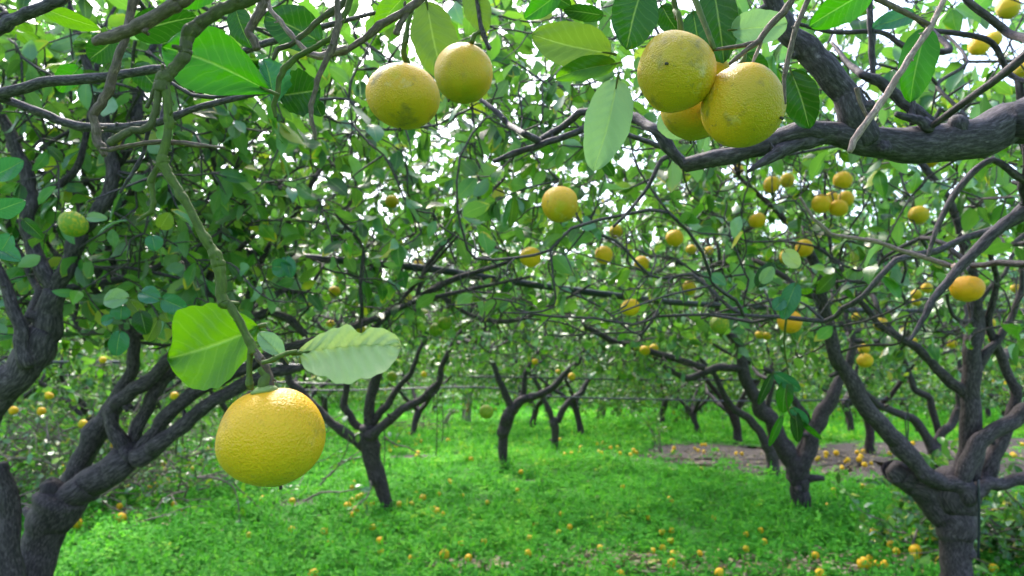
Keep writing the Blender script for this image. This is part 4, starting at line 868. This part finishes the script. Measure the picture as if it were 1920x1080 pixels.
# ------------------------------------------------------------ big sharp leaves near the lens (parts of the two overhead trees)
def big_leaf(parent, kind, d, base, tip, width, db=0.0, dt=0.0, tilt=0.0, roll=0.0, shape=.45, cup=.15, bend=.1, wav=.03, petiole=.06, seed=0, twist=0.0, blunt=.55, nick=(), asym=(1, 1), rip=1.0):
    r = np.random.default_rng(seed + int(base[0])); B = P(base[0], base[1], d + db); Tp = P(tip[0], tip[1], d + dt); t = Tp - B; ln = np.linalg.norm(t); t = t / ln
    view = unit(P((base[0] + tip[0]) / 2, (base[1] + tip[1]) / 2, 1) - np.array([0, 0, CAMZ])); n = -view; n = unit(n - (n @ t) * t); s_ = np.cross(t, n)
    c, sn = math.cos(roll), math.sin(roll); n, s_ = n * c + s_ * sn, s_ * c - n * sn
    w = width / FPX * d / max(.5, abs(c)); nu, nv = 17, 33; V = np.zeros((nv, nu, 3)); A = np.zeros((nv, nu, 3)); ph = r.uniform(0, 6.28, 4)
    for i in range(nv):
        v = i / (nv - 1); a = shape
        wd = (math.sin(math.pi * v ** (math.log(.5) / math.log(a))) ** blunt if 0 < v < 1 else 0) * .5 * w + .0004
        for j in range(nu):
            u = j / (nu - 1) * 2 - 1; edge = 1 + wav * (math.sin(v * 17 + ph[0] + (u > 0) * 2) + .6 * math.sin(v * 39 + ph[1] + (u > 0) * 4)) * abs(u)
            for nv_, nu_, nr_ in nick:
                if (u > 0) == (nu_ > 0): edge -= nr_ * math.exp(-((v - nv_) / (.03 if nr_ < .5 else .075)) ** 2) * abs(u)
            x = u * wd * edge * asym[u > 0]
            h = cup * abs(x) * 1.2 - bend * ln * (v - .5) ** 2 * 1.5 + wav * w * .7 * math.sin(v * 11 + ph[2]) * u * abs(u) + rip * .012 * w * math.sin(v * 52 - abs(u) * 10) * (1 - abs(u) * .6) + .02 * w * math.sin(v * 8 + u * 5 + ph[3])
            tw = twist * (v - .3); V[i, j] = B + t * v * ln + s_ * x * math.cos(tw) + n * (h + x * math.sin(tw)) + s_ * .04 * ln * math.sin(v * 2.6) * (1 if seed % 2 else -1)
            A[i, j] = (u, v, .5)
    i = np.arange(nv - 1)[:, None] * nu + np.arange(nu - 1)[None]; F = np.stack([i, i + 1, i + nu + 1, i + nu], -1).reshape(-1, 4)
    off = np.array(parent.location); o = obj('leaf', make_mesh('leaf', V.reshape(-1, 3) - off, F, HL[kind], {'lf': A.reshape(-1, 3)}), parent)
    if petiole:
        tb = Tubes(); e = V[4, nu // 2]; tb.add(np.array([B - t * ln * petiole - n * .002, B + n * -.0008, e - n * .0012]) - off, [w * .022 + .0004] * 2 + [w * .012], sides=7, sub=3, rough=.05); obj('petiole', tb.mesh('petiole', M_GREENT), o)
    return o
LO, RO = L_over, R_over
big_leaf(LO, 'vivid', .56, (508, 172), (297, 88), 122, roll=.15, shape=.60, cup=.1, bend=.12, seed=1, blunt=.72, wav=.012, nick=[(.97, 1, .3)])
big_leaf(LO, 'lime', .53, (486, 612), (316, 668), 158, roll=.2, shape=.58, cup=.18, bend=-.05, seed=2, blunt=.55, wav=.035, nick=[(.93, 1, .5)])
big_leaf(LO, 'pale', .485, (558, 662), (752, 652), 142, roll=-.2, shape=.58, cup=.34, bend=.10, seed=4, blunt=.45, wav=.05, twist=.35, nick=[(.62, -1, .50)], asym=(.55, 1.0), rip=3.2)
big_leaf(LO, 'grey', .51, (531, 668), (487, 622), 34, roll=.4, shape=.5, cup=.3, seed=4, petiole=.25)
big_leaf(LO, 'deep', .62, (522, 178), (600, 165), 82, roll=-.2, shape=.5, cup=.15, seed=5, wav=.05)
big_leaf(LO, 'teal', .60, (518, 190), (500, 108), 46, roll=.7, shape=.5, cup=.5, bend=.3, seed=6, wav=.08, twist=.8)
big_leaf(LO, 'deep', .63, (592, 190), (604, 218), 26, shape=.5, seed=7, petiole=.1)
big_leaf(LO, 'deep', .66, (245, 62), (372, 36), 62, roll=.3, shape=.45, seed=8)
big_leaf(LO, 'deep', .74, (602, 80), (494, 30), 78, roll=.2, shape=.45, seed=9, wav=.02)
big_leaf(LO, 'lime', .72, (70, 16), (182, 58), 32, roll=.5, shape=.45, seed=10, bend=.2)
big_leaf(LO, 'olive', .96, (800, 0), (838, 150), 84, roll=-.25, shape=.5, seed=11, cup=.2)
big_leaf(LO, 'olive', .86, (878, -28), (908, 62), 50, roll=.3, shape=.5, seed=12)
big_leaf(LO, 'lime', .8, (770, -20), (706, 62), 44, roll=.3, shape=.45, seed=13)
big_leaf(LO, 'deep', .95, (215, 72), (165, 110), 50, roll=.3, seed=14)
big_leaf(LO, 'deep', .75, (440, 12), (472, 88), 44, roll=.3, seed=15)
big_leaf(LO, 'deep', 1.0, (250, 120), (300, 175), 44, roll=.4, seed=16)
big_leaf(LO, 'vivid', .98, (150, 125), (110, 172), 40, roll=.5, seed=17)
big_leaf(LO, 'vivid', .95, (405, -20), (330, 10), 46, roll=.3, seed=27)
for k, (b_, t_, w_, kd, d_) in enumerate([((-16, 400), (46, 380), 38, 'teal', 1.1), ((-20, 450), (38, 486), 34, 'teal', 1.1), ((40, 410), (78, 448), 22, 'deep', 1.1), ((-15, 330), (40, 300), 40, 'teal', 1.1),
    ((240, 558), (192, 560), 36, 'grey', 1.3), ((262, 545), (300, 562), 34, 'teal', 1.3), ((300, 560), (352, 585), 36, 'teal', 1.3), ((270, 600), (240, 562), 28, 'olive', 1.32), ((262, 582), (272, 628), 34, 'deep', 1.25),
    ((226, 600), (226, 572), 34, 'teal', 1.3), ((212, 596), (188, 604), 20, 'teal', 1.28), ((226, 620), (220, 668), 34, 'teal', 1.28), ((296, 596), (272, 640), 30, 'olive', 1.28), ((318, 578), (340, 612), 20, 'lime', 1.3),
    ((305, 585), (316, 604), 20, 'olive', 1.35), ((286, 440), (292, 470), 30, 'teal', 1.4), ((300, 430), (320, 400), 30, 'olive', 1.4), ((160, 405), (200, 408), 18, 'grey', 1.5),
    ((508, 500), (548, 505), 34, 'teal', 1.7), ((536, 480), (548, 520), 26, 'teal', 1.7), ((20, 440), (0, 470), 30, 'teal', 1.0)]):
    big_leaf(LO, kd, d_, b_, t_, w_, roll=(-1) ** k * .3, seed=30 + k, wav=.02, cup=.25, bend=.25)
RL = [((1147, 100), (998, 60), 82, 'olive', .76, .2), ((1157, 118), (1042, 148), 42, 'lime', .75, -.2), ((1158, 146), (1108, 318), 84, 'grey', .74, .15), ((1205, -22), (1178, 92), 86, 'deep', .72, .2),
    ((1335, -25), (1352, 118), 74, 'deep', .82, .25), ((1372, 55), (1478, 40), 62, 'grey', .80, .3), ((1482, 132), (1514, 242), 64, 'deep', .78, .2), ((1738, 50), (1712, 190), 62, 'vivid', .74, .2),
    ((1718, 22), (1636, 48), 34, 'teal', .95, .5), ((1640, -22), (1522, 52), 62, 'vivid', .8, .3), ((1050, -15), (982, 32), 40, 'vivid', .95, .3), ((1132, 30), (1056, 22), 30, 'deep', .95, .3), ((1010, -20), (1070, 14), 34, 'deep', 1.0, .2),
    ((1300, 20), (1316, 92), 46, 'deep', .9, .3), ((1238, 10), (1268, 62), 40, 'deep', .85, .5), ((1400, 100), (1440, 140), 34, 'deep', 1.0, .3), ((1245, 205), (1275, 262), 50, 'grey', .92, .4), ((1150, 330), (1128, 300), 20, 'deep', 1.2, .3),
    ((1452, 700), (1500, 735), 26, 'teal', 1.7, .3), ((1476, 712), (1470, 775), 30, 'vivid', 1.7, .2), ((1484, 765), (1512, 800), 26, 'teal', 1.7, .3), ((1468, 780), (1444, 838), 14, 'vivid', 1.7, .4), ((1490, 770), (1494, 830), 22, 'deep', 1.7, .2), ((1450, 700), (1424, 760), 16, 'deep', 1.7, .4), ((1500, 790), (1540, 826), 10, 'vivid', 1.7, .4),
    ((1420, 538), (1448, 490), 30, 'deep', 1.6, .3), ((1426, 530), (1452, 502), 24, 'grey', 1.5, .3), ((1470, 470), (1500, 500), 30, 'pale', 1.5, .3), ((1470, 560), (1450, 580), 26, 'teal', 1.5, .2), ((1494, 530), (1470, 600), 34, 'teal', 1.5, .2), ((1510, 540), (1515, 552), 20, 'lime', 1.5, .2)]
for k, (b_, t_, w_, kd, d_, ro) in enumerate(RL): big_leaf(RO, kd, d_, b_, t_, w_, roll=ro * (-1) ** k, seed=60 + k, wav=.02, cup=.18, bend=.12)
tb = Tubes(); tb.add(np.array([P(1480, 560, 1.62), P(1470, 640, 1.68), P(1478, 700, 1.7), P(1474, 745, 1.7), P(1480, 775, 1.7), P(1500, 790, 1.7)]) - np.array(RO.location), [.003, .0025, .002, .002, .002, .001], sides=6); obj('branch', tb.mesh('branch', M_GREENT), RO)

# ------------------------------------------------------------ irrigation pipes
def pipe(name, pts, rad, label, mat, cat='pipe', group=None):
    tb = Tubes(); tb.add(np.array(pts), [rad] * len(pts), sides=12, sub=4, rough=0); o = obj(name, tb.mesh(name, mat)); tag(o, label, cat, group); return o
pipe('irrigation_pipe', [P(-200, 380, 3.6), P(300, 455, 3.6), P(775, 501, 3.6), P(880, 516, 3.7), P(1000, 534, 3.8), P(1150, 554, 4.0), P(1290, 569, 4.4), P(1450, 577, 4.9), P(1600, 582, 5.4), P(1780, 584, 5.6), P(1925, 584, 5.6), P(2300, 586, 5.6)], .020, 'thick black water pipe slung through the branches across the orchard', M_PIPE)
pipe('irrigation_pipe', [P(-200, 678, 7), P(70, 679, 7), P(290, 679, 7.1), P(520, 684, 7.3), P(700, 690, 7.5)], .016, 'grey pipe stretched at trunk-top height behind the left forked tree', M_PIPEG)
pipe('irrigation_pipe', [P(-200, 703, 9), P(200, 705, 9), P(420, 712, 9), P(650, 722, 9)], .012, 'thin dark pipe running just under the grey one at left', M_PIPE)
pipe('irrigation_pipe', [P(500, 730, 10.5), P(650, 732, 10.5), P(900, 726, 10.5), P(1000, 742, 10.5), P(1200, 748, 11), P(1400, 752, 11), P(1700, 748, 11)], .013, 'pale sagging line stretched behind the middle trunks', M_PIPEG)
pipe('irrigation_pipe', [P(880, 706, 10), P(1000, 708, 10), P(1200, 712, 10), P(1420, 712, 10)], .012, 'faint dark pipe at crown height above the far trunks', M_PIPE)
for q, lab in [((818, 700, 855, 8.2), 'thin dark hose hanging down to the grass right of the leaning tree'), ((720, 800, 872, 7.6), 'short dark hose hanging beside the leaning tree trunk'), ((829, 760, 830, 9), 'second thin hose behind the first, right of the leaning tree'), ((1697, 780, 850, 6), 'thin dark cord hanging from a limb of the right tree'), ((1834, 900, 1045, 3.35), 'black hose hanging down against the right tree trunk'), ((1701, 760, 835, 6.2), 'second dark cord hanging beside the first at right')]:
    x_, a_, b_, d_ = q; pipe('drip_hose', [P(x_, a_, d_), P(x_ + 2, (a_ + b_) / 2, d_), P(x_, b_, d_)], .006, lab, M_PIPE, 'hose', 'drip hoses hanging in the orchard')

# ------------------------------------------------------------ fallen fruit
r_ = np.random.default_rng(99)
def fallen(px, py, wp, kind, label, z=.065):
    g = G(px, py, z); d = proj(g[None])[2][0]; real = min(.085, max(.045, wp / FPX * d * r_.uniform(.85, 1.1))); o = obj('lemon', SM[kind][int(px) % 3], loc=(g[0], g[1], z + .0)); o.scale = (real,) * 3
    orient(o, (r_.normal(), r_.normal(), r_.normal(0, .6))); tag(o, label, 'lemon', FALL); return o
FL = [(227, 971, 19, 'o', 'fallen lemon beside a bare patch right of the old trunk'), (143, 981, 20, 'y', 'fallen lemon in the grass touching the old left trunk'), (327, 946, 13, 'y', 'small fallen lemon above the left bare patch'), (652, 948, 16, 'o', 'fallen lemon left of the leaning trunk base'), (666, 957, 15, 'y', 'lower lemon of two beside the leaning trunk base'), (671, 932, 11, 'y', 'small upper lemon left of the leaning trunk base'),
 (813, 953, 14, 'y', 'fallen lemon right of the leaning trunk, in open grass'), (833, 1040, 19, 'y', 'large fallen lemon low in the grass, centre-left'), (714, 1035, 14, 'y', 'pale fallen lemon left of a larger one near the bottom'), (990, 1037, 14, 'o', 'orange fallen lemon low in the centre grass'), (1259, 1056, 18, 'o', 'fallen lemon near the bottom, right of scattered leaf litter'), (1164, 1078, 19, 'y', 'fallen lemon cut by the bottom edge beside leaf litter'),
 (1349, 1074, 18, 'o', 'fallen lemon at the bottom edge, centre right'), (1538, 1076, 22, 'o', 'fallen lemon cut by the bottom edge left of a row of three'), (1620, 1057, 24, 'o', 'left lemon of the row of three at lower right'), (1642, 1058, 16, 'o', 'middle lemon of the row of three at lower right'), (1659, 1058, 17, 'o', 'right lemon of the row of three at lower right'), (1672, 1022, 17, 'o', 'fallen lemon above the row of three'),
 (1681, 1034, 13, 'y', 'small fallen lemon between the row of three and the right trunk'), (1717, 1033, 22, 'o', 'big fallen lemon left of the right tree trunk'), (1716, 1044, 18, 'y', 'pale lemon touching a bigger one left of the right trunk'), (1718, 991, 15, 'y', 'fallen lemon half way up the grass left of the right trunk'), (1640, 997, 14, 'y', 'fallen lemon alone in the grass below the sawn stump'), (1529, 1041, 12, 'o', 'small fallen lemon above the bottom-edge one'),
 (1433, 1016, 13, 'y', 'pale fallen lemon under the ringed-graft tree'), (1399, 1029, 12, 'y', 'yellow fallen lemon left of a pale one under the ringed-graft tree'), (1260, 940, 8, 'y', 'tiny bright lemon in the middle of the open grass'), (587, 1076, 18, 'o', 'fallen lemon at the bottom edge below the big hanging lemon'), (1828, 1005, 14, 'y', 'fallen lemon just right of the right trunk'), (1863, 1066, 18, 'y', 'fallen lemon beneath the leafy shrub in the corner'),
 (977, 885, 9, 'o', 'small fallen lemon right of the slender trunk base'), (970, 919, 7, 'y', 'tiny fallen lemon below the slender trunk'), (883, 861, 12, 'y', 'pale fallen lemon left of the slender trunk'), (840, 825, 10, 'y', 'fallen lemon in the grass behind the hose'), (782, 855, 10, 'o', 'fallen lemon by the foot of the hanging hose'), (1059, 853, 11, 'o', 'left of two fallen lemons right of the Y trunk'), (1072, 850, 9, 'o', 'right of two fallen lemons right of the Y trunk'),
 (1188, 845, 12, 'o', 'orange lemon at the left tip of the bare soil'), (1315, 880, 9, 'y', 'fallen lemon at the grassy edge of the bare soil'), (1563, 918, 10, 'y', 'bright fallen lemon right of the ringed trunk'), (1617, 912, 11, 'y', 'fallen lemon on the lower edge of the bare soil'), (1590, 862, 10, 'o', 'left lemon on the bare soil right of the ringed trunk'), (1611, 861, 10, 'o', 'middle lemon on the bare soil right of the ringed trunk'), (1621, 871, 11, 'o', 'lowest lemon on the bare soil right of the ringed trunk'), (1568, 849, 12, 'o', 'upper orange lemon on the soil by the ringed tree')]
for q in FL: fallen(*q)
def scatter(n, cx, cy, sx_, sy_, wp, kinds, label, seed):
    r = np.random.default_rng(seed)
    for i in range(n):
        px, py = r.normal(cx, sx_), r.normal(cy, sy_)
        if py < 775: py = 775 + abs(py - 775)
        d = proj(G(px, py)[None])[2][0]; fallen(px, py, wp * r.uniform(.8, 1.15), kinds[i % len(kinds)], label, .03 if bare(*[np.array([v]) for v in G(px, py)[:2]])[0] else .06)
scatter(16, 365, 850, 40, 14, 10, 'oyo', 'one of the small lemons scattered under the left tree limbs', 1)
scatter(10, 300, 895, 60, 25, 12, 'yoy', 'one of the lemons in the grass below the left limbs', 2)
scatter(8, 1630, 852, 40, 8, 10, 'oo', 'one of the lemons scattered on bare soil behind the sawn stump', 3)
scatter(12, 1890, 850, 40, 10, 11, 'oyo', 'one of the lemons piled on bare soil at the right edge', 4)
scatter(10, 1560, 866, 45, 10, 8, 'yo', 'one of the faint lemons on soil between the ringed and right trees', 5)
scatter(14, 1130, 838, 50, 8, 8, 'oy', 'one of the tiny lemons at the soil edge by the far trunks', 6)
scatter(12, 780, 830, 60, 14, 7, 'yo', 'one of the tiny lemons in grass behind the leaning tree', 7)
scatter(10, 830, 930, 60, 16, 8, 'y', 'one of the faint lemons lying right of the leaning trunk', 8)
scatter(10, 700, 900, 45, 18, 8, 'y', 'one of the faint lemons around the foot of the leaning tree', 9)
scatter(12, 1330, 845, 60, 6, 7, 'oy', 'one of the tiny lemons on the left half of the bare soil', 10)
scatter(26, 620, 965, 210, 50, 12, 'yyo', 'one of the small lemons strewn over the left half of the lawn', 12)
scatter(16, 1300, 985, 170, 40, 10, 'yo', 'one of the small lemons strewn over the right half of the lawn', 13)
scatter(8, 1150, 1000, 160, 40, 8, 'y', 'one of the half-sunk pale lemons in the central grass', 11)

# ------------------------------------------------------------ heaps of cut branches, shrub, stumps, litter
def brush(name, label, cat, cx, cy, rx, ry, h, nb, nl, seed, mat=None, cut=None, upr=0.0):
    r = np.random.default_rng(seed); root = obj(name, None, loc=(cx, cy, 0)); tag(root, label, cat); tb = Tubes(); LP = []; LD = []
    for i in range(nb):
        a = r.uniform(0, 6.28); q = np.array([r.normal(0, rx * .45), r.normal(0, ry * .45), r.uniform(.03, h * .6)]); dr = unit(np.array([math.cos(a), math.sin(a), r.uniform(-.2, .9) + upr])); pts = [q]
        for s_ in range(5): dr = unit(dr + r.normal(0, .25, 3)); pts.append(np.maximum(pts[-1] + dr * .16, [-9, -9, .01]))
        pts = np.array(pts); tb.add(pts, np.linspace(r.uniform(.004, .012), .002, 6), sides=5, sub=2)
        for _ in range(nl // nb): k = r.integers(1, 5); LP.append(pts[k] + (pts[k + 1] - pts[k]) * r.uniform() + r.normal(0, .03, 3)); LD.append(pts[k + 1] - pts[k])
    LP = np.array(LP); LP[:, 2] = np.maximum(LP[:, 2], .02); n = len(LP); D = unit(unit(np.array(LD)) * .5 + r.normal(0, .7, (n, 3))); ln = r.uniform(.06, .10, n)
    V, F, A = leaf_cloud(LP, D, unit(r.normal(0, .5, (n, 3)) + [0, 0, 1.]), ln, ln * .5, True); tag(obj('twig_mass', tb.mesh('twig_mass', M_BRUSH), root), kind='stuff')
    obj('foliage', make_mesh('foliage', V, F, M_LEAF, {'lf': A}), root)
brush('brush_pile', 'heap of cut leafy branches dotted with lemons behind the old left tree', 'brush pile', -4.3, 6.8, 2.1, 1.3, 1.15, 420, 3200, 3)
g = G(330, 850); brush('brush_pile', 'low tangle of bare prunings under the left tree limbs', 'brush pile', g[0] - .6, g[1] + 1.6, 1.5, 1.2, .7, 90, 700, 4)
g = G(1905, 1085); brush('leafy_shrub', 'low leafy shrub in the lower right corner behind the trunk', 'shrub', g[0] + .12, g[1] + .35, .45, .5, .5, 60, 1700, 5)
g = G(800, 812); brush('brush_pile', 'faint heap of grey prunings left of the bleached log', 'brush pile', g[0] - .4, g[1] + .3, 1.3, .8, .5, 60, 60, 6)
g = G(1235, 860); brush('leafy_sapling', 'spindly yellowing sapling at the left end of the bare soil', 'sapling', g[0], g[1], .12, .12, .5, 7, 70, 7, upr=2.5)
scatter_l = np.random.default_rng(8)
for i in range(8):
    px, py = scatter_l.uniform(20, 330), scatter_l.uniform(745, 880); d = scatter_l.uniform(5.6, 6.6); o = obj('lemon', SM['oy'[i % 2]][i % 3], loc=P(px, py, d)); o.scale = (.075,) * 3; orient(o, scatter_l.normal(0, 1, 3)); tag(o, 'one of the lemons caught in the heap of cut branches', 'lemon', 'lemons in the brush pile')
root = obj('dead_trunk', None, loc=tuple(G(876, 795)[:2]) + (0,)); tag(root, 'pale bare trunk with an orange wound, far off left of the slender tree', 'tree'); off = np.array(root.location)
tb = Tubes(); d_ = proj(off[None])[2][0]; tb.add(np.array([off, P(877, 770, d_), P(880, 745, d_), P(882, 725, d_)]) - off, [.11, .10, .10, .08], sides=14, sub=4)
for e in ((862, 700), (902, 702), (885, 690)): tb.add(np.array([P(880, 745, d_), P((880 + e[0]) / 2 + 2, (735 + e[1]) / 2, d_), P(*e, d_)]) - off, [.07, .06, .04], sides=8)
obj('trunk', tb.mesh('trunk', M_PALEW), root); tb = Tubes(); tb.add(np.array([P(876, 772, d_ - .12), P(877, 762, d_ - .135), P(877, 750, d_ - .12)]) - off, [.03, .05, .02], sides=10); obj('wound', tb.mesh('wound', M_WOOD), root)
d_ = proj(G(833, 800)[None])[2][0]; tb = Tubes(); tb.add(np.array([P(832, 795, d_), P(838, 785, d_), P(846, 774, d_), P(860, 771, d_)]), [.05, .05, .05, .045], sides=10); tag(obj('cut_log', tb.mesh('cut_log', M_PALEW)), 'short bleached cut log tilted up behind the hanging hose', 'log')
def litter():
    r = np.random.default_rng(12); n = 2600; b = []
    for cx, cy, sx_, sy_, k in [(1150, 1060, 60, 12, 500), (1500, 1070, 160, 14, 700), (1250, 1072, 120, 10, 300), (1600, 868, 190, 20, 900), (240, 970, 60, 14, 150), (1350, 858, 90, 12, 500), (900, 1066, 60, 8, 150), (700, 1000, 300, 50, 150)]:
        for _ in range(k): g = G(r.normal(cx, sx_), min(1110, max(825, r.normal(cy, sy_)))); b.append((g[0], g[1], r.uniform(.02, .05)))
    b = np.array(b); n = len(b); a = r.uniform(0, 6.28, n); D = np.stack([np.cos(a), np.sin(a), r.uniform(-.2, .3, n)], -1); ln = r.uniform(.04, .08, n)
    V, F, A = leaf_cloud(b, D, unit(r.normal(0, .3, (n, 3)) + [0, 0, 1.]), ln, ln * .45, False, r.uniform(0, 1, n)); return make_mesh('leaf_litter', V, F, leaf_material('dry_leaf', [(0, (.06, .04, .03)), (.5, (.20, .15, .10)), (.85, (.36, .30, .22)), (1, (.5, .4, .1))], (.3, .2, .1), .1, .7), {'lf': A})
tag(obj('leaf_litter', litter()), 'dry brown and grey leaves strewn over bare spots in the grass', 'leaf litter', kind='stuff')
print('verts', sum(len(m_.vertices) for m_ in bpy.data.meshes), 'objects', len(bpy.data.objects), 'spots', len(spots))
